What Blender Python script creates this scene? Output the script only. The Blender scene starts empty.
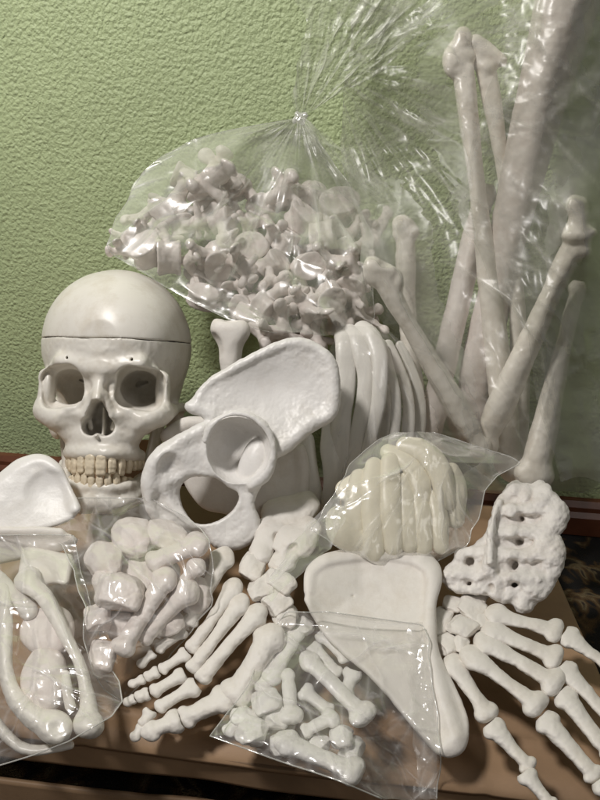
import bpy, math, random
import numpy as np
from mathutils import Vector, Matrix
from mathutils.bvhtree import BVHTree

SC = bpy.context.scene
COL = SC.collection
random.seed(7)
RNG = np.random.default_rng(11)

# ------------------------------------------------------------------ camera
H_CAM = 0.33
PITCH = math.radians(20)
FPX = 600.0                       # focal length measured in photo pixels (photo is 600 x 800)
cp, sp = math.cos(PITCH), math.sin(PITCH)
V_R = np.array((1.0, 0.0, 0.0)); V_F = np.array((0.0, cp, -sp)); V_U = np.array((0.0, sp, cp))
CAM = np.array((0.0, 0.0, H_CAM))
VIEW = Matrix(((1, 0, 0), (0, sp, -cp), (0, cp, sp)))      # columns: right, up, towards the viewer

def unproj(px, py, d):
    """measured photo position + metric depth -> world point"""
    px = np.asarray(px, float); py = np.asarray(py, float); d = np.asarray(d, float)
    a = (px - 300.0) / FPX; b = (400.0 - py) / FPX
    return CAM + d[..., None] * (V_F + a[..., None] * V_R + b[..., None] * V_U)

def dz(h):
    """depth of the horizontal plane at height h under a photo row"""
    return lambda x, y: (H_CAM - h) / (sp + (np.asarray(y, float) - 400.0) / FPX * cp) + 0 * np.asarray(x, float)

def dslope(y0, h0, y1, h1):
    def f(x, y):
        y = np.asarray(y, float)
        t = (y - y0) / (y1 - y0)
        return (H_CAM - (h0 + (h1 - h0) * t)) / (sp + (y - 400.0) / FPX * cp) + 0 * np.asarray(x, float)
    return f

def dconst(d, gx=0.0, gy=0.0, cx=300, cy=400):
    return lambda x, y: d + gx * (np.asarray(x, float) - cx) + gy * (np.asarray(y, float) - cy)

cd = bpy.data.cameras.new('camera'); cam = bpy.data.objects.new('camera', cd); COL.objects.link(cam)
cam.location = CAM; cam.rotation_euler = (math.radians(90) - PITCH, 0, 0)
cd.sensor_fit = 'HORIZONTAL'; cd.sensor_width = 36; cd.lens = 36; cd.clip_start = 0.01; cd.clip_end = 50
SC.camera = cam

# ------------------------------------------------------------------ noise
_LAT = RNG.random((32, 32, 32)).astype(np.float32)
def noise3(p, scale, seed=0):
    q = np.asarray(p, float) * scale + seed * 7.31
    i = np.floor(q).astype(int); f = q - i; f = f * f * (3 - 2 * f)
    r = 0
    for dx in (0, 1):
        wx = f[..., 0] if dx else 1 - f[..., 0]
        for dy in (0, 1):
            wy = f[..., 1] if dy else 1 - f[..., 1]
            for dzz in (0, 1):
                wz = f[..., 2] if dzz else 1 - f[..., 2]
                r = r + wx * wy * wz * _LAT[(i[..., 0] + dx) & 31, (i[..., 1] + dy) & 31, (i[..., 2] + dzz) & 31]
    return r * 2 - 1

# ------------------------------------------------------------------ materials
def mat(name, base, rough=0.5, var=0.06, vscale=60, bump=0.15, bscale=400, bdist=0.001, sss=0.0, dirt_shade=None, spec=0.5, coat=0.0, grime=40):
    m = bpy.data.materials.new(name); m.use_nodes = True
    nt = m.node_tree; N = nt.nodes; L = nt.links
    b = N['Principled BSDF']
    tc = N.new('ShaderNodeTexCoord')
    nz = N.new('ShaderNodeTexNoise'); nz.inputs['Scale'].default_value = vscale; nz.inputs['Detail'].default_value = 6
    L.new(tc.outputs['Object'], nz.inputs['Vector'])
    rp = N.new('ShaderNodeValToRGB')
    lo = [max(0, c * (1 - var)) for c in base]; hi = [min(1, c * (1 + var)) for c in base]
    rp.color_ramp.elements[0].position = 0.3; rp.color_ramp.elements[1].position = 0.7
    rp.color_ramp.elements[0].color = (*lo, 1); rp.color_ramp.elements[1].color = (*hi, 1)
    L.new(nz.outputs['Fac'], rp.inputs['Fac'])
    col = rp.outputs['Color']
    if dirt_shade:
        n2 = N.new('ShaderNodeTexNoise'); n2.inputs['Scale'].default_value = grime; n2.inputs['Detail'].default_value = 8; n2.inputs['Roughness'].default_value = 0.7
        L.new(tc.outputs['Object'], n2.inputs['Vector'])
        r2 = N.new('ShaderNodeValToRGB'); r2.color_ramp.elements[0].position = 0.48; r2.color_ramp.elements[1].position = 0.74
        r2.color_ramp.elements[1].color = (0.6, 0.6, 0.6, 1)
        L.new(n2.outputs['Fac'], r2.inputs['Fac'])
        mx = N.new('ShaderNodeMixRGB'); mx.inputs['Color2'].default_value = (*dirt_shade, 1)
        L.new(r2.outputs['Color'], mx.inputs['Fac']); L.new(col, mx.inputs['Color1']); col = mx.outputs['Color']
    if dirt_shade:  # crevices darkened by pointiness: occlusion shade painted in along with the grime
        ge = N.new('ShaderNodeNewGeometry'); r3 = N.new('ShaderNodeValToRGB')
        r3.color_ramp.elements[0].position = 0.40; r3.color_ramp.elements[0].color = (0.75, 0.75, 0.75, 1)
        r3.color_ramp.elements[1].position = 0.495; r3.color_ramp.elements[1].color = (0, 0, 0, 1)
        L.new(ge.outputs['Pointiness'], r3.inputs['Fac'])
        mx2 = N.new('ShaderNodeMixRGB'); mx2.inputs['Color2'].default_value = (dirt_shade[0] * 0.72, dirt_shade[1] * 0.68, dirt_shade[2] * 0.6, 1)
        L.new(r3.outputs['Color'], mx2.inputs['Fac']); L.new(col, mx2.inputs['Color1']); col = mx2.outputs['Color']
    L.new(col, b.inputs['Base Color'])
    b.inputs['Roughness'].default_value = rough
    b.inputs['Specular IOR Level'].default_value = spec
    b.inputs['Coat Weight'].default_value = coat
    if sss:
        b.inputs['Subsurface Weight'].default_value = sss
        b.inputs['Subsurface Radius'].default_value = (1.0, 0.7, 0.5)
        b.inputs['Subsurface Scale'].default_value = 0.004
    if bump:
        n3 = N.new('ShaderNodeTexNoise'); n3.inputs['Scale'].default_value = bscale; n3.inputs['Detail'].default_value = 5
        L.new(tc.outputs['Object'], n3.inputs['Vector'])
        bp = N.new('ShaderNodeBump'); bp.inputs['Strength'].default_value = bump; bp.inputs['Distance'].default_value = bdist
        L.new(n3.outputs['Fac'], bp.inputs['Height']); L.new(bp.outputs['Normal'], b.inputs['Normal'])
    return m

M = {}
M['skull'] = mat('ivory_plastic', (0.755, 0.725, 0.66), 0.38, 0.05, 25, 0.06, 250, dirt_shade=(0.55, 0.49, 0.39), spec=0.5)
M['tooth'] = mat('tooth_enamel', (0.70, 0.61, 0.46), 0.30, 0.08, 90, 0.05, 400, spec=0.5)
M['white'] = mat('white_cast_plastic', (0.80, 0.78, 0.75), 0.40, 0.04, 30, 0.15, 420, 0.0012, dirt_shade=(0.66, 0.62, 0.56), spec=0.45)
M['chalk'] = mat('chalky_white_plastic', (0.76, 0.725, 0.675), 0.55, 0.05, 45, 0.22, 380, 0.001, dirt_shade=(0.60, 0.54, 0.46), spec=0.35)
M['rough'] = mat('gritty_white_plastic', (0.78, 0.745, 0.705), 0.55, 0.07, 60, 0.35, 420, 0.0014, dirt_shade=(0.56, 0.50, 0.44), spec=0.3)
M['pink'] = mat('pinkish_white_plastic', (0.78, 0.72, 0.68), 0.5, 0.07, 40, 0.2, 300, 0.001, dirt_shade=(0.56, 0.46, 0.41), spec=0.4)
M['long'] = mat('warm_white_plastic', (0.84, 0.795, 0.72), 0.42, 0.06, 30, 0.14, 200, 0.001, dirt_shade=(0.58, 0.50, 0.40), spec=0.45)
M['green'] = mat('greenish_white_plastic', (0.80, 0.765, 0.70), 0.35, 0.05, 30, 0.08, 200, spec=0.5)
M['rib'] = mat('rib_plastic', (0.77, 0.745, 0.69), 0.36, 0.05, 30, 0.14, 250, spec=0.5)
M['cart'] = mat('cartilage_rubber', (0.82, 0.77, 0.62), 0.36, 0.05, 30, 0.05, 200, spec=0.5)

def cardboard():
    m = mat('brown_cardboard', (0.36, 0.235, 0.14), 0.55, 0.14, 14, 0.0, dirt_shade=(0.235, 0.158, 0.10), spec=0.3, grime=9)
    nt = m.node_tree; N = nt.nodes; L = nt.links
    tc = N.new('ShaderNodeTexCoord'); b = N['Principled BSDF']
    w = N.new('ShaderNodeTexWave'); w.inputs['Scale'].default_value = 45; w.inputs['Distortion'].default_value = 1.2; w.inputs['Detail'].default_value = 2
    w.bands_direction = 'X'
    n = N.new('ShaderNodeTexNoise'); n.inputs['Scale'].default_value = 22; n.inputs['Detail'].default_value = 7
    f = N.new('ShaderNodeTexNoise'); f.inputs['Scale'].default_value = 900
    for q in (w, n, f): L.new(tc.outputs['Object'], q.inputs['Vector'])
    a = N.new('ShaderNodeMath'); a.operation = 'MULTIPLY_ADD'; a.inputs[1].default_value = 0.012
    L.new(w.outputs['Fac'], a.inputs[0]); L.new(n.outputs['Fac'], a.inputs[2])
    a2 = N.new('ShaderNodeMath'); a2.operation = 'MULTIPLY_ADD'; a2.inputs[1].default_value = 0.05
    L.new(f.outputs['Fac'], a2.inputs[0]); L.new(a.outputs[0], a2.inputs[2])
    bp = N.new('ShaderNodeBump'); bp.inputs['Strength'].default_value = 0.22; bp.inputs['Distance'].default_value = 0.005
    L.new(a2.outputs[0], bp.inputs['Height']); L.new(bp.outputs['Normal'], b.inputs['Normal'])
    return m
M['card'] = cardboard()
M['dark'] = mat('cardboard_gap_shadow', (0.03, 0.02, 0.014), 0.9, 0.2, 20)  # shadow of the gap between the boxes, painted as near-black cardboard
M['blue'] = mat('dark_blue_plastic', (0.02, 0.035, 0.085), 0.4, 0.2, 60)

def wallmat():
    m = mat('green_stucco', (0.44, 0.52, 0.285), 0.55, 0.07, 16, 0, spec=0.35, dirt_shade=(0.385, 0.46, 0.25), grime=4)
    nt = m.node_tree; N = nt.nodes; L = nt.links
    b = N['Principled BSDF']; tc = N.new('ShaderNodeTexCoord')
    v = N.new('ShaderNodeTexVoronoi'); v.feature = 'F1'; v.inputs['Scale'].default_value = 195
    n0 = N.new('ShaderNodeTexNoise'); n0.inputs['Scale'].default_value = 70; n0.inputs['Detail'].default_value = 3
    mp = N.new('ShaderNodeMixRGB'); mp.inputs['Fac'].default_value = 0.012
    L.new(tc.outputs['Object'], n0.inputs['Vector']); L.new(tc.outputs['Object'], mp.inputs['Color1']); L.new(n0.outputs['Color'], mp.inputs['Color2'])
    L.new(mp.outputs['Color'], v.inputs['Vector'])
    n = N.new('ShaderNodeTexNoise'); n.inputs['Scale'].default_value = 260; n.inputs['Detail'].default_value = 2; n.inputs['Roughness'].default_value = 0.45
    L.new(tc.outputs['Object'], n.inputs['Vector'])
    a = N.new('ShaderNodeMath'); a.operation = 'MULTIPLY_ADD'; a.inputs[1].default_value = -0.55
    L.new(v.outputs['Distance'], a.inputs[0]); L.new(n.outputs['Fac'], a.inputs[2])
    bp = N.new('ShaderNodeBump'); bp.inputs['Strength'].default_value = 0.65; bp.inputs['Distance'].default_value = 0.0032
    L.new(a.outputs[0], bp.inputs['Height']); L.new(bp.outputs['Normal'], b.inputs['Normal'])
    return m
M['wall'] = wallmat()

def woodmat():
    m = mat('red_brown_varnished_wood', (0.13, 0.045, 0.022), 0.35, 0.3, 30, 0.1, 200)
    return m
M['wood'] = woodmat()

def rugmat():
    m = bpy.data.materials.new('dark_patterned_rug'); m.use_nodes = True
    N = m.node_tree.nodes; L = m.node_tree.links; b = N['Principled BSDF']; b.inputs['Roughness'].default_value = 0.95
    tc = N.new('ShaderNodeTexCoord'); n = N.new('ShaderNodeTexNoise'); n.inputs['Scale'].default_value = 22; n.inputs['Detail'].default_value = 2
    n.inputs['Distortion'].default_value = 1.5
    L.new(tc.outputs['Object'], n.inputs['Vector'])
    r = N.new('ShaderNodeValToRGB'); e = r.color_ramp.elements
    e[0].position = 0.48; e[0].color = (0.012, 0.010, 0.010, 1); e[1].position = 0.56; e[1].color = (0.10, 0.055, 0.02, 1)
    x = e.new(0.62); x.color = (0.20, 0.15, 0.08, 1); x = e.new(0.66); x.color = (0.03, 0.02, 0.015, 1)
    L.new(n.outputs['Fac'], r.inputs['Fac']); L.new(r.outputs['Color'], b.inputs['Base Color'])
    n2 = N.new('ShaderNodeTexNoise'); n2.inputs['Scale'].default_value = 700; L.new(tc.outputs['Object'], n2.inputs['Vector'])
    bp = N.new('ShaderNodeBump'); bp.inputs['Strength'].default_value = 0.8; bp.inputs['Distance'].default_value = 0.003
    L.new(n2.outputs['Fac'], bp.inputs['Height']); L.new(bp.outputs['Normal'], b.inputs['Normal'])
    return m
M['rug'] = rugmat()

def film(name, milk=0.10, gloss=0.10, tint=(0.75, 0.78, 0.70), rough=0.16, clear=(0.97, 0.97, 0.965), fold=0.42, fres=0.28):
    """thin clear plastic film: mostly see-through, milky at glancing angles, shiny on its creases"""
    m = bpy.data.materials.new(name); m.use_nodes = True
    nt = m.node_tree; N = nt.nodes; L = nt.links
    N.remove(N['Principled BSDF']); out = N['Material Output']
    tr = N.new('ShaderNodeBsdfTransparent'); tr.inputs['Color'].default_value = (*clear, 1)
    gl = N.new('ShaderNodeBsdfGlossy'); gl.inputs['Roughness'].default_value = rough; gl.inputs['Color'].default_value = (1, 1, 1, 1)
    df = N.new('ShaderNodeBsdfDiffuse'); df.inputs['Color'].default_value = (*tint, 1)
    lw = N.new('ShaderNodeLayerWeight'); lw.inputs['Blend'].default_value = 0.3
    mk = N.new('ShaderNodeMath'); mk.operation = 'MULTIPLY_ADD'; mk.inputs[1].default_value = milk * 2.2; mk.inputs[2].default_value = milk
    L.new(lw.outputs['Facing'], mk.inputs[0])
    at = N.new('ShaderNodeAttribute'); at.attribute_name = 'fold'
    fk = N.new('ShaderNodeMath'); fk.operation = 'MULTIPLY_ADD'; fk.inputs[1].default_value = fold
    L.new(at.outputs['Fac'], fk.inputs[0]); L.new(mk.outputs[0], fk.inputs[2]); mk = fk
    m1 = N.new('ShaderNodeMixShader'); L.new(mk.outputs[0], m1.inputs['Fac']); L.new(tr.outputs[0], m1.inputs[1]); L.new(df.outputs[0], m1.inputs[2])
    gk = N.new('ShaderNodeMath'); gk.operation = 'MULTIPLY_ADD'; gk.inputs[1].default_value = fres; gk.inputs[2].default_value = gloss
    L.new(lw.outputs['Fresnel'], gk.inputs[0])
    m2 = N.new('ShaderNodeMixShader'); L.new(gk.outputs[0], m2.inputs['Fac']); L.new(m1.outputs[0], m2.inputs[1]); L.new(gl.outputs[0], m2.inputs[2])
    L.new(m2.outputs[0], out.inputs['Surface'])
    return m
M['film'] = film('clear_plastic_film', 0.05, 0.03, tint=(0.76, 0.74, 0.72), fres=0.16)
M['film_green'] = film('hazy_plastic_film', 0.115, 0.035, tint=(0.64, 0.65, 0.56), rough=0.27)
M['film_big'] = film('loose_plastic_film', 0.085, 0.016, tint=(0.60, 0.59, 0.53), clear=(0.95, 0.95, 0.935), rough=0.30, fres=0.2)
M['film_milk'] = film('milky_plastic_film', 0.085, 0.035, tint=(0.80, 0.78, 0.75), fres=0.18)
M['film_neck'] = film('gathered_plastic_film', 0.13, 0.008, tint=(0.60, 0.62, 0.52), rough=0.3, fres=0.09, fold=0.5)
M['film_cart'] = film('cloudy_plastic_film', 0.17, 0.04, tint=(0.76, 0.745, 0.68), fres=0.2)
M['seal'] = film('sealed_film_edge', 0.30, 0.12, tint=(0.8, 0.8, 0.76))

# ------------------------------------------------------------------ objects
def link_mesh(name, verts, faces, m, parent=None, origin=None, smooth=True):
    verts = np.asarray(verts, float)
    o0 = verts.mean(0) if origin is None else np.asarray(origin, float)
    me = bpy.data.meshes.new(name)
    me.from_pydata((verts - o0).tolist(), [], faces if isinstance(faces, list) else faces.tolist())
    me.update()
    if smooth: me.polygons.foreach_set('use_smooth', [True] * len(me.polygons))
    me.materials.append(m)
    o = bpy.data.objects.new(name, me); COL.objects.link(o)
    if parent is not None:
        o.parent = parent; o.location = Vector(o0) - parent_world(parent)
    else:
        o.location = o0
    return o

def parent_world(p):
    v = Vector(p.location)
    while p.parent: p = p.parent; v += p.location
    return v

def tag(o, label, cat, group=None):
    o['label'] = label; o['category'] = cat
    if group: o['group'] = group
    return o

def struct(o): o['kind'] = 'structure'; return o

def thing(name, label, cat, loc, group=None):
    o = bpy.data.objects.new(name, None); COL.objects.link(o); o.location = loc; o.empty_display_size = 0.02
    return tag(o, label, cat, group)

# ------------------------------------------------------------------ implicit surfaces
class Sdf:
    def __init__(s): s.ops = []
    def add(s, fn, lo, hi, k, mode):
        s.ops.append((fn, np.array(lo, float), np.array(hi, float), k, mode)); return s
    def ell(s, c, r, k=4, mode='u', rot=None):
        c = np.array(c, float); r = np.array((r, r, r) if np.isscalar(r) else r, float)
        R = None if rot is None else np.array(rotm(rot))
        def fn(X, Y, Z):
            x, y, z = X - c[0], Y - c[1], Z - c[2]
            if R is not None:
                x, y, z = (R[0, 0] * x + R[1, 0] * y + R[2, 0] * z, R[0, 1] * x + R[1, 1] * y + R[2, 1] * z, R[0, 2] * x + R[1, 2] * y + R[2, 2] * z)
            k0 = np.sqrt((x / r[0]) ** 2 + (y / r[1]) ** 2 + (z / r[2]) ** 2)
            k1 = np.sqrt((x / r[0] ** 2) ** 2 + (y / r[1] ** 2) ** 2 + (z / r[2] ** 2) ** 2) + 1e-9
            return k0 * (k0 - 1) / k1
        e = r if R is None else np.full(3, r.max())
        return s.add(fn, c - e, c + e, k, mode)
    def cap(s, a, b, ra, rb=None, k=3, mode='u', flat=None):
        a = np.array(a, float); b = np.array(b, float); rb = ra if rb is None else rb
        sc = np.ones(3)
        if flat: sc['xyz'.index(flat[0])] = 1.0 / flat[1]
        A = a * sc; B = b * sc; D = B - A; DD = D @ D + 1e-9
        def fn(X, Y, Z):
            x, y, z = X * sc[0] - A[0], Y * sc[1] - A[1], Z * sc[2] - A[2]
            t = np.clip((x * D[0] + y * D[1] + z * D[2]) / DD, 0, 1)
            return np.sqrt((x - t * D[0]) ** 2 + (y - t * D[1]) ** 2 + (z - t * D[2]) ** 2) - (ra + (rb - ra) * t)
        m = max(ra, rb)
        return s.add(fn, np.minimum(a, b) - m, np.maximum(a, b) + m, k, mode)
    def chain(s, pts, rads, k=3, mode='u', flat=None, sub=5):
        """one smooth tube through pts with varying radius"""
        P = np.array([tuple(p) for p in pts], float); n = len(P)
        r = np.full(n, float(rads)) if np.isscalar(rads) else np.array(rads, float)
        Q = np.column_stack([P, r]); out = []
        for i in range(n - 1):
            a, b, c, d = Q[max(i - 1, 0)], Q[i], Q[i + 1], Q[min(i + 2, n - 1)]
            for t in np.arange(sub) / sub:
                out.append(0.5 * (2 * b + (c - a) * t + (2 * a - 5 * b + 4 * c - d) * t * t + (3 * b - a - 3 * c + d) * t ** 3))
        out.append(Q[-1]); O = np.array(out)
        sc = np.ones(3)
        if flat: sc['xyz'.index(flat[0])] = 1.0 / flat[1]
        S = O[:, :3] * sc
        def fn(X, Y, Z):
            x, y, z = X * sc[0], Y * sc[1], Z * sc[2]; best = None
            for i in range(len(S) - 1):
                A = S[i]; D = S[i + 1] - A; DD = D @ D + 1e-9
                t = np.clip(((x - A[0]) * D[0] + (y - A[1]) * D[1] + (z - A[2]) * D[2]) / DD, 0, 1)
                q = np.sqrt((x - A[0] - t * D[0]) ** 2 + (y - A[1] - t * D[1]) ** 2 + (z - A[2] - t * D[2]) ** 2) - (O[i, 3] + (O[i + 1, 3] - O[i, 3]) * t)
                best = q if best is None else np.minimum(best, q)
            return best
        m = O[:, 3:4]
        return s.add(fn, (O[:, :3] - m).min(0), (O[:, :3] + m).max(0), k, mode)
    def box(s, c, h, r=2, k=3, mode='u', rot=None):
        c = np.array(c, float); h = np.array(h, float); R = None if rot is None else np.array(rotm(rot))
        def fn(X, Y, Z):
            x, y, z = X - c[0], Y - c[1], Z - c[2]
            if R is not None:
                x, y, z = (R[0, 0] * x + R[1, 0] * y + R[2, 0] * z, R[0, 1] * x + R[1, 1] * y + R[2, 1] * z, R[0, 2] * x + R[1, 2] * y + R[2, 2] * z)
            qx, qy, qz = np.abs(x) - h[0] + r, np.abs(y) - h[1] + r, np.abs(z) - h[2] + r
            return np.sqrt(np.maximum(qx, 0) ** 2 + np.maximum(qy, 0) ** 2 + np.maximum(qz, 0) ** 2) + np.minimum(np.maximum(qx, np.maximum(qy, qz)), 0) - r
        e = h if R is None else np.full(3, np.linalg.norm(h))
        return s.add(fn, c - e, c + e, k, mode)
    def cyl(s, c, a, b, h, r=1.5, k=2, mode='u', waist=0.0):     # axis along y
        def fn(X, Y, Z):
            x, y, z = X - c[0], Y - c[1], Z - c[2]
            g = 1 - waist * np.clip(1 - (y / h) ** 2, 0, 1)
            d2 = (np.sqrt((x / (a * g)) ** 2 + (z / (b * g)) ** 2) - 1) * min(a, b) + r
            dy = np.abs(y) - h + r
            return np.sqrt(np.maximum(d2, 0) ** 2 + np.maximum(dy, 0) ** 2) + np.minimum(np.maximum(d2, dy), 0) - r
        e = np.array((a, h, b), float); c = np.array(c, float)
        return s.add(fn, c - e, c + e, k, mode)
    def plate(s, poly, zf, th, r=2, k=3, mode='u'):
        """rounded slab with the outline poly in x,y, mid surface zf(x,y), half thickness th(x,y)"""
        P = smooth_poly(poly); n = len(P)
        zfn = zf if callable(zf) else (lambda x, y: zf + 0 * x)
        tfn = th if callable(th) else (lambda x, y: th + 0 * x)
        def fn(X, Y, Z):
            x = X[:, :, :1]; y = Y[:, :, :1]
            d = np.full(x.shape, 1e9); sg = np.ones(x.shape)
            j = n - 1
            for i in range(n):
                ex, ey = P[j, 0] - P[i, 0], P[j, 1] - P[i, 1]; wx, wy = x - P[i, 0], y - P[i, 1]
                t = np.clip((wx * ex + wy * ey) / (ex * ex + ey * ey + 1e-9), 0, 1)
                d = np.minimum(d, (wx - ex * t) ** 2 + (wy - ey * t) ** 2)
                c1 = y >= P[i, 1]; c2 = y < P[j, 1]; c3 = ex * wy > ey * wx
                fl = (c1 & c2 & c3) | (~c1 & ~c2 & ~c3); sg = np.where(fl, -sg, sg); j = i
            d2 = sg * np.sqrt(d) + r
            q = np.abs(Z - zfn(x, y)) - tfn(x, y) + r
            d2 = d2 + 0 * q
            return np.sqrt(np.maximum(d2, 0) ** 2 + np.maximum(q, 0) ** 2) + np.minimum(np.maximum(d2, q), 0) - r
        gx, gy = np.meshgrid(np.linspace(P[:, 0].min(), P[:, 0].max(), 12), np.linspace(P[:, 1].min(), P[:, 1].max(), 12))
        zz = zfn(gx, gy); tt = tfn(gx, gy)
        return s.add(fn, (P[:, 0].min(), P[:, 1].min(), (zz - tt).min()), (P[:, 0].max(), P[:, 1].max(), (zz + tt).max()), k, mode)
    def bounds(s):
        lo = np.min([o[1] for o in s.ops if o[4] == 'u'], 0); hi = np.max([o[2] for o in s.ops if o[4] == 'u'], 0)
        return lo, hi
    def mesh(s, vox=1.2, clip=None, nz=None):
        lo, hi = s.bounds(); lo = lo - 2.6 * vox; hi = hi + 2.6 * vox
        if clip: lo = np.maximum(lo, clip[0]); hi = np.minimum(hi, clip[1])
        n = np.maximum(4, np.ceil((hi - lo) / vox).astype(int))
        ax = [(lo[i] + vox * np.arange(n[i])).astype(np.float32) for i in range(3)]
        F = np.full(tuple(n), 99.0, np.float32)
        for fn, a, b, k, mode in s.ops:
            m = k + 2.5 * vox
            i0 = np.clip(np.floor((a - m - lo) / vox).astype(int), 0, n - 1); i1 = np.clip(np.ceil((b + m - lo) / vox).astype(int) + 1, 1, n)
            if np.any(i1 <= i0): continue
            sl = tuple(slice(i0[j], i1[j]) for j in range(3))
            X, Y, Z = np.meshgrid(ax[0][sl[0]], ax[1][sl[1]], ax[2][sl[2]], indexing='ij')
            d = fn(X, Y, Z).astype(np.float32); f = F[sl]
            if mode == 'u':
                if k > 0:
                    h = np.clip(0.5 + 0.5 * (d - f) / k, 0, 1); F[sl] = d * (1 - h) + f * h - k * h * (1 - h)
                else: F[sl] = np.minimum(f, d)
            elif mode == 's':
                d = -d
                if k > 0:
                    h = np.clip(0.5 - 0.5 * (d - f) / k, 0, 1); F[sl] = d * (1 - h) + f * h + k * h * (1 - h)
                else: F[sl] = np.maximum(f, d)
        return ax, F, vox, nz
    def verts(s, vox=1.2, nz=None, half=None, clip=None):
        ax, F, vox, _ = s.mesh(vox, clip)
        if half is not None: F = half(ax, F)
        V, Q = nets(F, [a[0] for a in ax], vox)
        if nz:
            for amp, sc, sd in nz:
                N = vnormals(V, Q); V = V + N * (noise3(V, sc, sd) * (amp(V) if callable(amp) else amp))[:, None]
        return V, Q

def rotm(e):
    from mathutils import Euler
    return Euler([math.radians(a) for a in e]).to_matrix()

def smooth_poly(p, sub=3):
    p = np.array(p, float)
    n = len(p); out = []
    for i in range(n):
        a, b, c, d = p[i - 1], p[i], p[(i + 1) % n], p[(i + 2) % n]
        for q in range(sub):
            t = q / sub
            out.append(0.5 * ((2 * b) + (-a + c) * t + (2 * a - 5 * b + 4 * c - d) * t * t + (-a + 3 * b - 3 * c + d) * t ** 3))
    return np.array(out)

def nets(F, org, vox):
    F = F.copy()
    for a in range(3):
        sl = [slice(None)] * 3
        for e in (0, -1):
            sl[a] = e; F[tuple(sl)] = np.maximum(F[tuple(sl)], 0.3 * vox)
    S = F < 0
    n = np.array(F.shape)
    c = S[:-1, :-1, :-1].astype(np.int8)
    cnt = np.zeros(n - 1, np.int8)
    for dx in (0, 1):
        for dy in (0, 1):
            for dw in (0, 1):
                cnt += S[dx:n[0] - 1 + dx, dy:n[1] - 1 + dy, dw:n[2] - 1 + dw]
    act = (cnt > 0) & (cnt < 8)
    I = np.argwhere(act); idx = np.full(act.shape, -1, np.int32); idx[act] = np.arange(len(I))
    acc = np.zeros((len(I), 3)); num = np.zeros(len(I))
    corners = [(a, b, d) for a in (0, 1) for b in (0, 1) for d in (0, 1)]
    val = {q: F[I[:, 0] + q[0], I[:, 1] + q[1], I[:, 2] + q[2]] for q in corners}
    for a in range(3):
        for q in corners:
            if q[a]: continue
            r = list(q); r[a] = 1; r = tuple(r)
            f0, f1 = val[q], val[r]; m = (f0 < 0) != (f1 < 0)
            t = np.where(m, f0 / np.where(m, f0 - f1, 1), 0)
            p = np.tile(np.array(q, float), (len(I), 1)); p[:, a] = t
            acc[m] += p[m]; num[m] += 1
    V = (I + acc / np.maximum(num, 1)[:, None]) * vox + np.array(org)
    quads = []
    for a in range(3):
        b, d = (a + 1) % 3, (a + 2) % 3
        s0 = [slice(None)] * 3; s1 = [slice(None)] * 3; s0[a] = slice(0, -1); s1[a] = slice(1, None)
        A, B = S[tuple(s0)], S[tuple(s1)]
        E = np.argwhere(A != B); E = E[(E[:, b] > 0) & (E[:, d] > 0) & (E[:, b] < n[b] - 1) & (E[:, d] < n[d] - 1)]
        fl = S[E[:, 0], E[:, 1], E[:, 2]]
        def at(ob, od):
            e = E.copy(); e[:, b] += ob; e[:, d] += od; return idx[e[:, 0], e[:, 1], e[:, 2]]
        q = np.stack([at(-1, -1), at(0, -1), at(0, 0), at(-1, 0)], 1)
        q[~fl] = q[~fl][:, ::-1]
        quads.append(q)
    return V, np.concatenate(quads)

def vnormals(V, Q):
    fn = np.cross(V[Q[:, 2]] - V[Q[:, 0]], V[Q[:, 3]] - V[Q[:, 1]])
    N = np.zeros_like(V)
    for i in range(4): np.add.at(N, Q[:, i], fn)
    return N / (np.linalg.norm(N, axis=1)[:, None] + 1e-12)

def fixflip(W, Q):
    v0, v1, v2, v3 = (W[Q[:, i]] for i in range(4)); c = W.mean(0)
    vol = np.einsum('ij,ij->i', v0 - c, np.cross(v1 - c, v2 - c)).sum() + np.einsum('ij,ij->i', v0 - c, np.cross(v2 - c, v3 - c)).sum()
    return Q[:, ::-1] if vol < 0 else Q

def to_world(V, dmap):
    d = dmap(V[:, 0], V[:, 1]); d = d * (1 - V[:, 2] / FPX)
    return unproj(V[:, 0], V[:, 1], d)

def bone(name, sdf, dmap, m, parent=None, vox=1.2, nz=None, half=None, clip=None):
    V, Q = sdf.verts(vox, nz, half, clip)
    W = to_world(V, dmap); Q = fixflip(W, Q)
    return link_mesh(name, W, Q, m, parent)

# ------------------------------------------------------------------ the setting
WS = -0.17                                       # the wall runs a little towards the camera on the right
def wall_y(x): return 0.725 + WS * x
def wall_depth(px, py, off=0.0):
    a = (np.asarray(px, float) - 300) / FPX; b = (400 - np.asarray(py, float)) / FPX
    return (0.725 - off) / ((cp + b * sp) - WS * a)

def quad_grid(p00, p10, p11, p01, nu, nv):
    u = np.linspace(0, 1, nu)[None, :, None]; v = np.linspace(0, 1, nv)[:, None, None]
    p00, p10, p11, p01 = (np.array(p, float) for p in (p00, p10, p11, p01))
    G = (1 - u) * (1 - v) * p00 + u * (1 - v) * p10 + u * v * p11 + (1 - u) * v * p01
    return G, grid_faces(nu, nv)

def grid_faces(nu, nv):
    i = np.arange(nu * nv).reshape(nv, nu)
    return np.stack([i[:-1, :-1], i[:-1, 1:], i[1:, 1:], i[1:, :-1]], -1).reshape(-1, 4)

FLOOR_Z = -0.088
G, Fq = quad_grid((-1.6, wall_y(-1.6), FLOOR_Z), (1.6, wall_y(1.6), FLOOR_Z), (1.6, wall_y(1.6), 1.5), (-1.6, wall_y(-1.6), 1.5), 2, 2)
struct(link_mesh('wall', G.reshape(-1, 3), Fq, M['wall'], smooth=False))
G, Fq = quad_grid((-1.6, -0.8, FLOOR_Z), (1.6, -0.8, FLOOR_Z), (1.6, 1.1, FLOOR_Z), (-1.6, 1.1, FLOOR_Z), 2, 2)
struct(link_mesh('floor', G.reshape(-1, 3), Fq, M['rug'], smooth=False))

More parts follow.
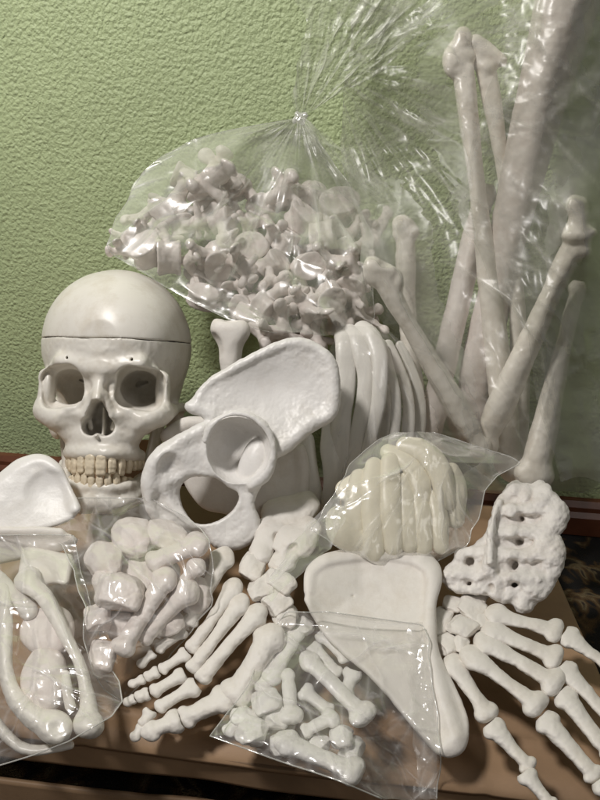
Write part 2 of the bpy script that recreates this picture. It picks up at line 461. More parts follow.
def prism_along_wall(name, prof, m):
    n = len(prof); vs = []
    for x in (-1.5, 1.5):
        for (o, z) in prof: vs.append((x, wall_y(x) - o, z))
    fs = [[i, (i + 1) % n, n + (i + 1) % n, n + i] for i in range(n)] + [list(range(n))[::-1], list(range(n, 2 * n))]
    return link_mesh(name, vs, fs, m, smooth=False)
bb = prism_along_wall('baseboard', [(-0.002, FLOOR_Z + 0.002), (0.018, FLOOR_Z + 0.002), (0.018, -0.062), (0.013, -0.056), (0.013, -0.050), (0.008, -0.043), (-0.002, -0.042)], M['wood'])
struct(bb)

# ------------------------------------------------------------------ cardboard boxes
BY = math.radians(-7.5)
def bx(u, v, z, o=(-0.02, 0.27)):      # box coordinates: u along the front edge, v away from the viewer
    return (o[0] + u * math.cos(BY) - v * math.sin(BY), o[1] + u * math.sin(BY) + v * math.cos(BY), z)

def sheet(name, uv, thick, m, parent, zfun, nu=60, nv=40):
    """a cardboard panel with thickness; zfun(u,v) gives its height, rim closed"""
    u0, u1, v0, v1 = uv
    us = np.linspace(u0, u1, nu); vs = np.linspace(v0, v1, nv)
    top = np.array([bx(u, v, zfun(u, v)) for v in vs for u in us]); bot = top - np.array((0, 0, thick))
    f = grid_faces(nu, nv); N = nu * nv
    fs = f.tolist() + (f[:, ::-1] + N).tolist()
    rim = list(range(nu)) + [nu * (j + 1) - 1 for j in range(1, nv)] + [N - 2 - i for i in range(nu - 1)] + [nu * j for j in range(nv - 2, 0, -1)]
    for a, b in zip(rim, rim[1:] + rim[:1]): fs.append([b, a, a + N, b + N])
    return link_mesh(name, np.vstack([top, bot]), fs, m, parent)

def wall_panel(name, pts, m, parent, thick=0.004):
    pass

box = thing('cardboard_box', 'brown cardboard box lying flat under all the bones with a creased front edge', 'box', bx(0.05, 0.2, -0.03))
def ztop(u, v):
    e = max(0.0, 0.012 - v) / 0.012
    n = float(noise3(np.array((u, v, 0.0)), 9)) * 0.0012 + float(noise3(np.array((u, v, 3.0)), 45)) * 0.00025
    c = 0.0022 * math.exp(-abs(v - 0.028 - 0.006 * math.sin(u * 9)) / 0.0025) + 0.0018 * math.exp(-abs(u + 0.12 - v * 0.5) / 0.003) + 0.0015 * math.exp(-abs(u - 0.13 + v * 0.3) / 0.003)
    return -0.0035 + n + c - 0.006 * e * e
sheet('top_panel', (-0.55, 0.225, 0.0, 0.335), 0.003, M['card'], box, ztop, 240, 130)
def vpanel(name, u0, u1, v, z0, z1, m, parent, bulge=0.0, nu=160, nv=14, th=0.003, side=False):
    us = np.linspace(u0, u1, nu); zs = np.linspace(z1, z0, nv)
    P = []
    for z in zs:
        for u in us:
            b = float(noise3(np.array((u, z, 5.0 + v)), 22)) * bulge
            P.append(bx(u, v + b, z) if not side else bx(v + b, u, z))
    P = np.array(P); off = np.array(bx(0, th, 0)) - np.array(bx(0, 0, 0)) if not side else np.array(bx(-th, 0, 0)) - np.array(bx(0, 0, 0))
    f = grid_faces(nu, nv); N = len(P); fs = f.tolist() + (f[:, ::-1] + N).tolist()
    rim = list(range(nu)) + [nu * (j + 1) - 1 for j in range(1, nv)] + [N - 2 - i for i in range(nu - 1)] + [nu * j for j in range(nv - 2, 0, -1)]
    for a, b in zip(rim, rim[1:] + rim[:1]): fs.append([b, a, a + N, b + N])
    return link_mesh(name, np.vstack([P, P + off]), fs, m, parent)
vpanel('front_panel', -0.55, 0.223, 0.0015, -0.030, -0.009, M['card'], box, 0.0018)
vpanel('side_panel', 0.006, 0.333, 0.2235, -0.030, -0.006, M['card'], box, 0.001, side=True)
# raised flap at the back left
fl = []
for j, (v, z) in enumerate(((0.337, -0.004), (0.345, 0.022), (0.352, 0.045))):
    for k in range(12):
        a, b = (-0.275, -0.19) if j == 0 else ((-0.262, -0.19) if j == 1 else (-0.238, -0.19))
        u = a + (b - a) * k / 11
        fl.append(bx(u, v + 0.003 * math.sin(u * 60), z))
link_mesh('back_flap', fl, grid_faces(12, 3), M['card'], box)

low = thing('cardboard_box', 'second brown cardboard box underneath, showing as a strip below the dark gap', 'box', bx(0.05, 0.2, FLOOR_Z))
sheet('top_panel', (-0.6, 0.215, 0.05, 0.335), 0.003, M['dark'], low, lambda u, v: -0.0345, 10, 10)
vpanel('front_panel', -0.6, 0.22, -0.004, FLOOR_Z + 0.003, -0.044, M['card'], low, 0.002)
vpanel('side_panel', 0.002, 0.333, 0.216, FLOOR_Z + 0.003, -0.036, M['card'], low, 0.001, side=True)

# ------------------------------------------------------------------ skull
def make_skull():
    D = dconst(0.588)
    CX, CY = 112.0, 386.0
    yaw = math.radians(-11); roll = math.radians(-1.5); pit = math.radians(-2)
    cyw, syw = math.cos(yaw), math.sin(yaw); cr, sr = math.cos(roll), math.sin(roll); cpt, spt = math.cos(pit), math.sin(pit)
    S = 1.0
    def place(V):
        """skull coordinates (x right, y up, z to viewer, px) -> photo frame"""
        x, y, z = V[:, 0], V[:, 1], V[:, 2]
        y, z = y * cpt - z * spt, y * spt + z * cpt
        x, z = x * cyw + z * syw, -x * syw + z * cyw
        x, y = x * cr - y * sr, x * sr + y * cr
        return np.stack([CX + x * S, CY - y * S, z * S], 1)
    root = thing('skull', 'life size ivory human skull with a cut line round its cap and bared teeth', 'skull', unproj(112, 505, 0.6))
    s = Sdf()
    s.ell((0, 40, -18), (74, 77, 90), 0)
    s.ell((0, 48, 22), (63, 60, 50), 18)
    s.ell((0, -10, -40), (58, 42, 55), 15)
    # face core
    s.ell((0, -24, 38), (52, 44, 30), 14)
    s.ell((0, -57, 44), (35, 28, 27), 12)
    for q in (-1, 1):
        s.cap((q * 6, 15, 67), (q * 40, 21, 64), 9, 8, 8)            # brow
        s.cap((q * 40, 20, 57), (q * 60, 6, 44), 8, 6, 6)            # outer brow
        s.cap((q * 60, 8, 43), (q * 61, -18, 42), 5.5, 7, 5)         # outer rim
        s.chain([(q * 22, -33, 62), (q * 40, -36, 58), (q * 57, -29, 46), (q * 64, -25, 28), (q * 68, -21, 5), (q * 68, -19, -20)], [8, 11, 12.5, 8.5, 5, 5], 5)
        s.cap((q * 16, -14, 64), (q * 30, -26, 62), 5, 6, 4)
        s.ell((q * 60, -34, -28), (9, 20, 12), 8)                    # mastoid
        s.cap((q * 34, -48, 52), (q * 45, -42, 50), 8, 6, 8)
    s.cap((0, 6, 66), (0, -17, 79), 7, 5, 5)                        # nasal bones
    for q in (-1, 1):
        s.cap((q * 5, -12, 71), (q * 12, -32, 67), 5, 6, 5)
        # orbits
        s.box((q * 41, -4, 66), (24, 21, 30), 13, 3, 's', (0, q * 8, q * -7))
        s.ell((q * 36, -3, 30), (20, 18, 42), 3, 's')
        s.ell((q * 58, -4, 30), (7, 22, 16), 4)
        s.chain([(q * 26, 3, -5), (q * 31, 6, -9), (q * 38, 8, -9)], [3.2, 2.6, 1.6], 1, 's')
        s.cap((q * 32, -19, 22), (q * 50, -9, 30), 3.2, 3.6, 1.5, 's')
        # temporal hollow and the gap under the cheek arch
        s.ell((q * 82, 2, 8), (13, 26, 24), 9, 's')
        s.ell((q * 56, -30, 6), (11, 22, 26), 5, 's')
        s.ell((q * 48, -68, 22), (11, 24, 20), 6, 's')
        s.ell((q * 30, -39, 74), (9, 7, 8), 9, 's')                  # canine hollow
        s.cap((q * 33, 25, 80), (q * 33, 24, 55), 1.4, 1.4, 0.6, 's')
    # nose opening
    s.cap((0, -24, 90), (0, -24, 40), 7, 6, 3, 's')
    s.cap((0, -34, 90), (0, -34, 40), 12.5, 10, 3, 's')
    for q in (-1, 1): s.cap((q * 7.5, -43, 90), (q * 7, -43, 40), 10, 9, 2.5, 's')
    s.box((2.5, -38, 42), (0.9, 15, 12), 0.7, 1.2)
    s.cap((-13, -36, 44), (-11, -44, 46), 2.5, 2.5, 2); s.cap((13, -36, 44), (11, -44, 46), 2.5, 2.5, 2)
    s.cap((0, -54, 66), (0, -53, 75), 3, 1.5, 2)
    s.box((0, -97, 20), (60, 22, 70), 4, 3, 's')                     # open mouth side
    s.ell((0, -90, -60), (80, 42, 62), 8, 's')
    s.chain([(q * 1.0, -70, z) for q, z in ((-35, 24), (-32, 44), (-23, 60), (-9, 68.5), (9, 68.5), (23, 60), (32, 44), (35, 24))], 6.5, 7)
    SEAM = 45.0
    def cut(sign, g):
        def h(ax, F):
            y = ax[1][None, :, None]
            # a slightly uneven saw line
            x = ax[0][:, None, None]
            line = SEAM + 0.5 * np.sin(x * 0.09)
            c = (y - line) if sign < 0 else (line - y)
            return np.maximum(F, c + g)
        return h
    def emit(name, half, m, sd, nz):
        V, Q = sd.verts(1.15, nz, half)
        W = to_world(place(V), D); Q = fixflip(W, Q)
        return link_mesh(name, W, Q, m, root)
    emit('cranium', cut(-1, 0.05), M['skull'], s, [(0.5, 0.06, 1), (0.22, 0.3, 2)])
    c2 = Sdf(); c2.ops = [o for o in s.ops[:2]]
    c = emit('skull_cap', cut(1, -0.05 + 0.75), M['skull'], c2, [(0.4, 0.04, 3)])
    # jaw
    j = Sdf()
    base = [(-46, -80, -4), (-43, -100, 18), (-34, -113, 44), (-17, -121, 59), (0, -120, 63), (17, -121, 59), (34, -113, 44), (43, -100, 18), (46, -80, -4)]
    alv = [(-42, -86, 10), (-37, -95, 30), (-29, -102, 52), (-13, -105, 64), (0, -105, 67), (13, -105, 64), (29, -102, 52), (37, -95, 30), (42, -86, 10)]
    j.chain(base, [6, 7, 8.5, 9.5, 10, 9.5, 8.5, 7, 6], 5)
    j.chain(alv, 5.6, 7)
    for a, b in zip(base, alv): j.cap(a, b, 4.5, 4.5, 5)
    for q in (-1, 1):
        j.cap((q * 43, -78, -2), (q * 52, -28, -12), 6, 4.5, 4, flat=('x', 0.55))
        j.cap((q * 41, -80, 10), (q * 48, -30, 10), 9, 4, 5, flat=('x', 0.5))
        j.cap((q * 43, -70, 4), (q * 49, -44, 0), 10, 8, 4, flat=('x', 0.45))
        j.ell((q * 54, -24, -13), (7, 4.5, 4.5), 4)
    j.ell((0, -117, 67), (12, 7, 6), 6)
    V, Q = j.verts(1.15, [(0.6, 0.07, 4), (0.2, 0.4, 5)]); W = to_world(place(V), D); link_mesh('jaw', W, fixflip(W, Q), M['skull'], root)
    # teeth
    def arch(t, a, b, z0, zb):         # t in degrees from the middle
        r = math.radians(t); return a * math.sin(r), zb + (z0 - zb) * math.cos(r)
    def tooth(t, up, w, h, dp, a, z0, zb, y0):
        x, z = arch(t, a, 0, z0, zb)
        ang = math.degrees(math.atan2(math.sin(math.radians(t)) / a * 1.0, math.cos(math.radians(t)) / (z0 - zb)))
        td = Sdf(); sg = -1 if up else 1
        R = (0, ang, 0)
        cyv, syv = math.cos(math.radians(ang)), math.sin(math.radians(ang))
        def L(p): return (x + p[0] * cyv + p[2] * syv, y0 + p[1], z - p[0] * syv + p[2] * cyv)
        td.box(L((0, sg * h * 0.62, 0)), (w * 0.48, h * 0.40, dp * 0.42), min(w, dp) * 0.36, 2, rot=R)
        td.box(L((0, sg * h * 0.30, -0.3)), (w * 0.47, h * 0.36, dp * 0.5), min(w, dp) * 0.36, 2.5, rot=R)
        td.cap(L((0, 0, -1.2)), L((0, -sg * 5, -2.4)), w * 0.40, w * 0.3, 2.5)
        V, Q = td.verts(0.75, [(0.25, 0.5, int(abs(t)))]); W = to_world(place(V), D)
        link_mesh('tooth', W, fixflip(W, Q), M['tooth'], root)
    upper = [(9, 10.2, 18, 7), (26, 8.4, 16, 6.5), (41, 8.4, 17, 7.5), (55, 7.8, 14.5, 8), (67, 7.2, 11.5, 8.5), (79, 9.5, 10.5, 9), (91, 9.5, 10, 9)]
    lower = [(7, 6.2, 14.5, 6), (20.5, 6.6, 14.5, 6), (35, 7.4, 15.5, 7), (49, 7.2, 12, 8), (61, 7.5, 11.5, 8), (74, 10, 11, 9), (88, 10, 10, 9)]
    for q in (-1, 1):
        for (t, w, h, dp) in upper: tooth(q * t, True, w * 1.09, h * 1.06, dp, 35.5, 73, 20, -73.5)
        for (t, w, h, dp) in lower: tooth(q * t, False, w * 1.1, h * 1.06, dp, 33.5, 70.5, 20, -104.5)
make_skull()

# ------------------------------------------------------------------ hip bones
def make_hip():
    D = dconst(0.495, gy=-0.00012, cy=548)
    root_label = 'large bright white hip bone with round socket facing out, in the middle of the pile'
    s = Sdf()
    wing = [(192, 408), (205, 384), (233, 367), (262, 352), (288, 342), (310, 344), (328, 357), (335, 383), (333, 414), (314, 423), (303, 434), (288, 446), (262, 452), (230, 440), (216, 420), (203, 414)]
    def zf(x, y): return 6 - 10 * np.exp(-(((x - 275) / 45) ** 2 + ((y - 385) / 28) ** 2)) + 0.02 * (x - 260)
    def th(x, y): return 5 + 4.0 * np.clip((y - 410) / 30, 0, 1.5)
    s.plate(wing, zf, th, 4, 4)
    rim = [(193, 407, 6), (206, 385, 6), (234, 368, 6), (262, 353, 7), (288, 343, 8), (310, 345, 8), (327, 358, 9), (334, 384, 9), (331, 413, 8), (312, 424, 7)]
    s.chain(rim, [4, 4, 4, 4, 4.5, 5, 6.5, 6.5, 6.5, 6], 5)
    s.chain([(312, 424, 7), (300, 434, 8), (285, 446, 9), (270, 452, 9)], [5, 6, 7, 8], 6)
    # socket
    s.ell((238, 451, 4), (38, 39, 24), 6); s.chain([(206, 440, 22), (214, 424, 24), (236, 414, 24), (260, 424, 24), (272, 446, 24), (268, 470, 22), (252, 486, 18)], [3.5, 5, 4.5, 5.5, 4.5, 6, 5], 4)
    low = [(212, 420), (194, 430), (172, 442), (154, 456), (144, 478), (146, 503), (152, 517), (165, 526), (184, 529), (203, 532), (215, 547), (240, 549), (257, 536), (259, 520), (253, 502), (262, 482), (250, 470), (225, 450)]
    s.plate(low, lambda x, y: 2 + 10 * np.exp(-(((x - 165) / 26) ** 2 + ((y - 458) / 24) ** 2)), lambda x, y: 12 + 0 * x, 5, 5)
    s.chain([(200, 430, 10), (176, 443, 14), (157, 458, 16), (149, 480, 14), (151, 503, 10), (158, 518, 8)], [7, 7, 8, 7, 6, 5], 6)
    s.chain([(254, 484, 8), (249, 502, 8), (249, 526, 8), (232, 541, 8)], [6, 4, 5, 5], 6)
    s.ell((172, 470, 22), (13, 16, 9), 6, 's', (0, 0, -20)); s.cap((160, 500, 18), (164, 514, 16), 7, 6, 6, 's')
    # hollow of the socket and the hole under it
    s.ell((238, 450, 26), (31.5, 34, 40), 2.5, 's')
    s.plate([(179, 494), (183, 482), (196, 476), (214, 478), (227, 487), (238, 493), (237, 505), (227, 516), (212, 523), (195, 523), (184, 511)], 0, 60, 2, 3, 's')
    s.ell((200, 497, 36), (42, 26, 34), 4, 's', (0, 0, 12))
    s.cap((224, 468, 30), (212, 488, 22), 8, 10, 3, 's')
    s.ell((230, 446, 8), (22, 26, 22), 5, 's')
    # lighter articular lobe inside the socket
    s.ell((256, 462, -6), (16, 30, 14), 2.0, 'u', (0, 0, 22))
    s.cap((190, 407, 6), (212, 414, 6), 5, 7, 6)
    def edge(V):
        w = np.exp(-(((V[:, 0] - 275) / 44) ** 2 + ((V[:, 1] - 386) / 27) ** 2) ** 2) + np.exp(-(((V[:, 0] - 240) / 30) ** 2 + ((V[:, 1] - 451) / 32) ** 2) ** 3)
        return 1 - np.clip(w, 0, 1)
    o = bone('hip_bone', s, D, M['white'], None, 1.1, [(lambda V: 0.4 + 0.9 * edge(V), 0.05, 6), (lambda V: 0.08 + 0.42 * edge(V), 0.15, 7), (lambda V: 0.05 + 0.22 * edge(V), 0.45, 8)])
    tag(o, root_label, 'hip bone')
    s = Sdf()
    pl = [(168, 432), (190, 420), (225, 424), (262, 440), (300, 446), (306, 470), (302, 498), (284, 512), (250, 518), (222, 514), (202, 508), (190, 494), (178, 466)]
    s.plate(pl, lambda x, y: -4 + 8 * np.exp(-((x - 240) / 40) ** 2), 6, 4, 3)
    s.chain([(168, 436, 0), (190, 424, 0), (224, 428, 0)], [8, 7, 7], 5)
    s.chain([(300, 450, 0), (304, 474, 0), (300, 498, 0), (284, 514, 0)], [6, 6, 7, 7], 5)
    o = bone('hip_bone', s, dconst(0.545), M['chalk'], None, 1.5, [(1.0, 0.06, 9)])
    tag(o, 'second hip bone in shadow, mostly hidden behind the bright one with the socket', 'hip bone')
make_hip()

# ------------------------------------------------------------------ long bones
def lbone_sdf(A, B, rm, ra, rb, kind='long', bend=(0, 0, 0)):
    """tapering shaft with a knobbly base and a two-knuckled head"""
    A, B = np.array(A, float), np.array(B, float); d = B - A; L = np.linalg.norm(d); d = d / L
    side = np.cross(d, (0, 0, 1.0)); side /= np.linalg.norm(side) + 1e-9
    s = Sdf()
    bend = np.array(bend, float)
    P = lambda t: A + (B - A) * t + bend * (4 * t * (1 - t))
    rm1, rm2 = (rm if isinstance(rm, tuple) else (rm, rm)); rm = (rm1 + rm2) / 2
    if kind == 'long':
        ts = [0.0, 0.07, 0.16, 0.3, 0.5, 0.7, 0.84, 0.93, 1.0]
        rs = [ra * 0.75, ra * 0.74, (ra * .3 + rm1 * .7), rm1, rm, rm2, (rb * .3 + rm2 * .7), rb * 0.74, rb * 0.75]
        s.chain([P(t) for t in ts], rs, rm * 0.8)
        s.ell(P(0.02) + side * ra * 0.42, ra * 0.62, ra * 0.35); s.ell(P(0.02) - side * ra * 0.42, ra * 0.62, ra * 0.35)
        s.chain([P(0.05) + side * ra * .45 + np.array((0, 0, ra * .4)), P(0.25) + np.array((0, 0, rm1 * .72)), P(0.6) + side * rm * .3 + np.array((0, 0, rm * .55)), P(0.9) - side * rb * .3 + np.array((0, 0, rb * .4))], [rm * .4, rm * .38, rm * .34, rm * .4], rm * .35)
        s.ell(P(-0.0) - d * ra * 0.75, (ra * .5, ra * .5, ra * .5), 2, 's')
        s.ell(P(0.98) + side * rb * 0.42, rb * 0.62, rb * 0.35); s.ell(P(0.98) - side * rb * 0.42, rb * 0.62, rb * 0.35)
    elif kind == 'meta':
        ts = [0.0, 0.12, 0.3, 0.55, 0.78, 0.93]
        rs = [ra * 0.85, ra * 0.8, rm * 1.1, rm, rm * 1.1, rb * 0.8]
        s.chain([P(t) for t in ts], rs, rm * 0.7)
        s.ell(P(0.05) + side * ra * .35, ra * 0.7, 2.5); s.ell(P(0.05) - side * ra * .35, ra * 0.7, 2.5)
        for q in (-1, 1): s.ell(P(0.94) + side * rb * 0.34 * q, rb * 0.74, 2.0)
    else:
        ts = [0.04, 0.2, 0.5, 0.8, 0.95]
        rs = [ra * 0.8, ra * 0.75, rm, rm * 1.0, rb * 0.7]
        s.chain([P(t) for t in ts], rs, rm * 0.7)
        s.ell(P(0.08) + side * ra * .35, ra * 0.68, 2); s.ell(P(0.08) - side * ra * .35, ra * 0.68, 2)
        for q in (-1, 1): s.ell(P(0.93) + side * rb * 0.45 * q, rb * 0.62, 1.6)
        # cupped joint face
        s.ell(P(-0.02) - d * ra * 0.78, ra * 0.85, 1.2, 's')
    return s

LG = 'long bones standing in the big clear bag'
def long_bone(name, A, B, rm, ra, rb, dA, dB, label, cat, m='long', bend=(0, 0, 0), extra=None, seed=0):
    A3 = (A[0], A[1], 0); B3 = (B[0], B[1], 0)
    s = lbone_sdf(A3, B3, rm, ra, rb, 'long', bend)
    if extra: extra(s)
    ab = np.array(B, float) - np.array(A, float); L2 = ab @ ab
    def dm(x, y):
        t = ((np.asarray(x, float) - A[0]) * ab[0] + (np.asarray(y, float) - A[1]) * ab[1]) / L2
        return dA + (dB - dA) * t
    o = bone(name, s, dm, M[m], None, 1.2, [(0.6, 0.05, seed), (0.3, 0.2, seed + 1)])
    return tag(o, label, cat, LG)

long_bone('tibia', (460, 48), (512, 470), (8.5, 12.5), 15, 17, 0.565, 0.60, 'thick pale leg bone reaching the top of the big bag, left of its thin neighbour', 'leg bone', seed=1, extra=lambda s: (s.ell((452, 62, 4), (10, 16, 9), 6), s.ell((463, 38, 3), (9, 12, 9), 5)))
long_bone('radius', (482, 52), (519, 462), (7, 9), 14, 12, 0.57, 0.615, 'slim bone with a hooked top next to the thick leg bone in the big bag', 'arm bone', bend=(13, 0, 0), seed=2, extra=lambda s: (s.cap((476, 42, 4), (500, 60, 4), 8, 7, 5), s.ell((488, 66, 6), 8, 5)))
long_bone('tibia', (485, 190), (424, 452), 12, 13, 17, 0.605, 0.60, 'leg bone slanting down to the left behind the thick upright one', 'leg bone', m='pink', seed=3)
long_bone('femur', (588, -70), (468, 425), (27, 17), 42, 24, 0.53, 0.625, 'largest pinkish thigh bone leaning out of the top right corner', 'thigh bone', m='pink', seed=4, bend=(-6, 0, 0))
def e_end(s):
    s.ell((577, 236, 8), (16, 8, 9), 4); s.ell((592, 232, 6), (6, 5, 6), 3); s.cap((578, 232, 2), (580, 205, 0), 12, 9, 6); s.ell((574, 205, 4), (8, 10, 8), 5); s.ell((583, 250, 4), (9, 9, 8), 5)
long_bone('humerus', (579, 232), (482, 448), (10.5, 14), 15, 15, 0.53, 0.575, 'arm bone with a knobbly upper end, crossing from the right edge down to the left', 'arm bone', seed=5, extra=e_end)
long_bone('ulna', (578, 285), (533, 478), (8, 13), 9, 20, 0.575, 0.56, 'arm bone with a flat cut lower end just above the sacrum', 'arm bone', seed=6)
def g_end(s):
    s.ell((372, 268, 2), (9, 12, 8), 5); s.cap((374, 266, 4), (392, 272, 4), 7, 6, 4); s.ell((398, 282, 2), (6, 12, 7), 4); s.ell((386, 262, 12), (7, 6, 8), 3, 's')
long_bone('ulna', (378, 272), (483, 452), (8.5, 12), 14, 12, 0.53, 0.56, 'arm bone with a notched upper end, slanting right beside the vertebra bag', 'arm bone', seed=7, extra=g_end)
long_bone('fibula', (406, 228), (424, 440), 9, 13, 12, 0.60, 0.61, 'thin upright bone with a rounded knob behind the notched slanting one', 'leg bone', seed=8, bend=(-6, 0, 0), extra=lambda s: (s.ell((402, 224, 4), (10, 9, 9), 4), s.ell((412, 232, 5), (8, 7, 7), 3)))
s = lbone_sdf((230, 330, 0), (232, 500, 0), 8.5, 18, 15, 'long'); s.ell((219, 327, 2), (9, 9, 9), 5); s.ell((242, 330, 2), (8, 9, 9), 5); s.ell((231, 300, 6), (26, 22, 22), 3, 's'); s.ell((212, 348, 8), (9, 14, 12), 5, 's')
tag(bone('fibula', s, dconst(0.56), M['chalk'], None, 1.25, [(0.8, 0.08, 3)]), 'flared bone end sticking up between the skull and the hip bone wing', 'leg bone')

# ------------------------------------------------------------------ ribs
RIBS = [
    ([(342, 336, -10), (345, 345, 4), (346, 375, 8), (341, 420, 8), (343, 465, 4), (352, 500, -2)], 7.5, 'rib', 'leftmost tall flat rib of the bagged bundle right of the hip bone'),
    ([(350, 334, -8), (360, 345, 6), (367, 375, 10), (364, 408, 10), (356, 445, 8), (352, 490, 2)], 7.5, 'rib', 'second tall rib from the left in the bagged bundle, bowed to the right'),
    ([(362, 330, -6), (374, 340, 10), (380, 362, 16), (379, 398, 18), (372, 432, 14), (362, 470, 6), (352, 500, 0)], 7, 'rib', 'frontmost shiny rib of the bagged bundle with a hooked top'),
    ([(380, 345, -10), (389, 368, 0), (396, 398, 4), (394, 435, 2), (384, 475, -4)], 6, 'rib', 'narrow rib just right of the shiny frontmost one'),
    ([(388, 345, -20), (400, 370, -14), (408, 398, -12), (408, 430, -12), (400, 480, -14)], 6, 'rib', 'dim outermost rib on the right side of the bagged bundle'),
    ([(400, 345, -30), (414, 375, -26), (420, 405, -24), (416, 445, -26)], 5, 'rib', 'faint thin rib behind the bundle close to the slanting arm bone'),
    ([(330, 420, 2), (329, 445, 6), (333, 475, 6), (328, 520, 2)], 7, 'rib', 'broad rib end showing under the right corner of the hip bone wing'),
    ([(306, 440, -6), (309, 468, -2), (315, 500, -2), (316, 530, -6)], 6.5, 'rib', 'lowest shaded rib end beside the ankle bones'),
    ([(337, 425, -6), (341, 455, -2), (347, 480, -2), (346, 515, -4)], 6, 'rib', 'thin rib squeezed between the broad rib end and the tall ribs'),
    ([(352, 336, -24), (372, 350, -20), (384, 380, -16), (386, 420, -16), (374, 470, -18)], 6, 'rib', 'rib in the dark gap behind the shiny frontmost rib'),
]
rib_objs = []
for i, (pts, w, nm, lab) in enumerate(RIBS):
    P = np.array(pts, float)
    # resample smoothly
    t = np.linspace(0, len(P) - 1, len(P) * 4); k = np.clip(t.astype(int), 0, len(P) - 2)
    Q = []
    for tt, kk in zip(t, k):
        f = tt - kk; a = P[max(kk - 1, 0)]; b = P[kk]; c = P[kk + 1]; d = P[min(kk + 2, len(P) - 1)]
        Q.append(0.5 * (2 * b + (c - a) * f + (2 * a - 5 * b + 4 * c - d) * f * f + (3 * b - a - 3 * c + d) * f ** 3))
    s = Sdf(); n = len(Q)
    w *= 1.32; s.chain(Q, [w * (0.85 + 0.2 * math.sin(j / n * 3 + i)) for j in range(n)], 1.5, flat=('z', 0.42), sub=1)
    o = bone('rib', s, dconst(0.56, gy=-0.0001), M['rib'], None, 1.1, [(0.7, 0.06, i)])
    rib_objs.append(tag(o, lab, 'rib', 'ribs bundled in a clear bag'))

# ------------------------------------------------------------------ sacrum
def make_sacrum():
    s = Sdf()
    pl = [(500, 496), (513, 485), (526, 484), (540, 490), (552, 505), (556, 530), (552, 560), (545, 582), (534, 604), (523, 611), (510, 603), (498, 602), (484, 594), (462, 592), (447, 588), (443, 572), (455, 560), (474, 546), (487, 530), (494, 508)]
    s.plate(pl, lambda x, y: 2 - 0.0015 * (x - 500) ** 2, 10, 6, 5)
    s.chain([(538, 490, 6), (547, 500, 10), (556, 516, 8), (547, 534, 12), (552, 552, 9), (549, 572, 6), (541, 590, 4)], [9, 12, 14, 10.5, 14, 11, 9], 6)
    s.ell((543, 496, 14), (9, 12, 8), 4, rot=(0, 0, 30)); s.ell((557, 514, 14), (8, 12, 8), 4); s.ell((544, 545, 16), (10, 13, 6), 4, rot=(0, 0, 20))
    s.ell((530, 584, 8), (15, 17, 10), 8); s.ell((523, 603, 4), (9, 9, 9), 6)
    for (y, x1, r) in ((508, 545, 5), (531, 541, 5.5), (554, 540, 6), (577, 536, 6)):
        s.cap((497, y + 3, 12), (x1, y, 13), r, r + 1.5, 5); s.ell((512, y + 1, 16), (6, 6, 5), 4)
    s.cap((488, 573, 12), (452, 575, 6), 7, 9, 6); s.cap((488, 552, 12), (462, 556, 4), 6, 8, 6); s.cap((490, 588, 10), (458, 587, 4), 5, 6, 6)
    s.ell((515, 488, 8), (8, 8, 10), 4); s.ell((526, 493, 10), (7, 10, 9), 4); s.ell((497, 592, 10), (7, 9, 8), 5); s.ell((508, 596, 8), (7, 8, 7), 5)
    s.chain([(499, 502, 14), (494, 515, 20), (491, 532, 22), (490, 550, 21), (490, 562, 18)], [3, 3, 3.2, 4, 6], 4, flat=('z', 2.0))
    s.ell((490, 567, 16), (8, 11, 9), 4)
    for (x, y, r) in ((521, 519, 3.6), (519, 542, 4.2), (515, 565, 4.6), (514, 585, 4.2), (469, 561, 4.4), (469, 584, 3.8), (465, 544, 2.4)):
        s.cap((x - 3, y - 2, 30), (x + 1, y + 1, 2), r * 1.5, r * 0.7, 4, 's', flat=('y', 0.7 + 0.5 * ((x * 7) % 3) / 3))
    s.ell((491, 588, 18), (3.5, 4.5, 7), 2, 's')
    o = bone('sacrum', s, dslope(485, 0.085, 612, 0.035), M['rough'], None, 1.05, [(1.9, 0.1, 3), (1.0, 0.22, 4), (0.25, 0.5, 5)])
    tag(o, 'rough white sacrum with rows of small holes, propped above the hand skeleton', 'sacrum')
make_sacrum()

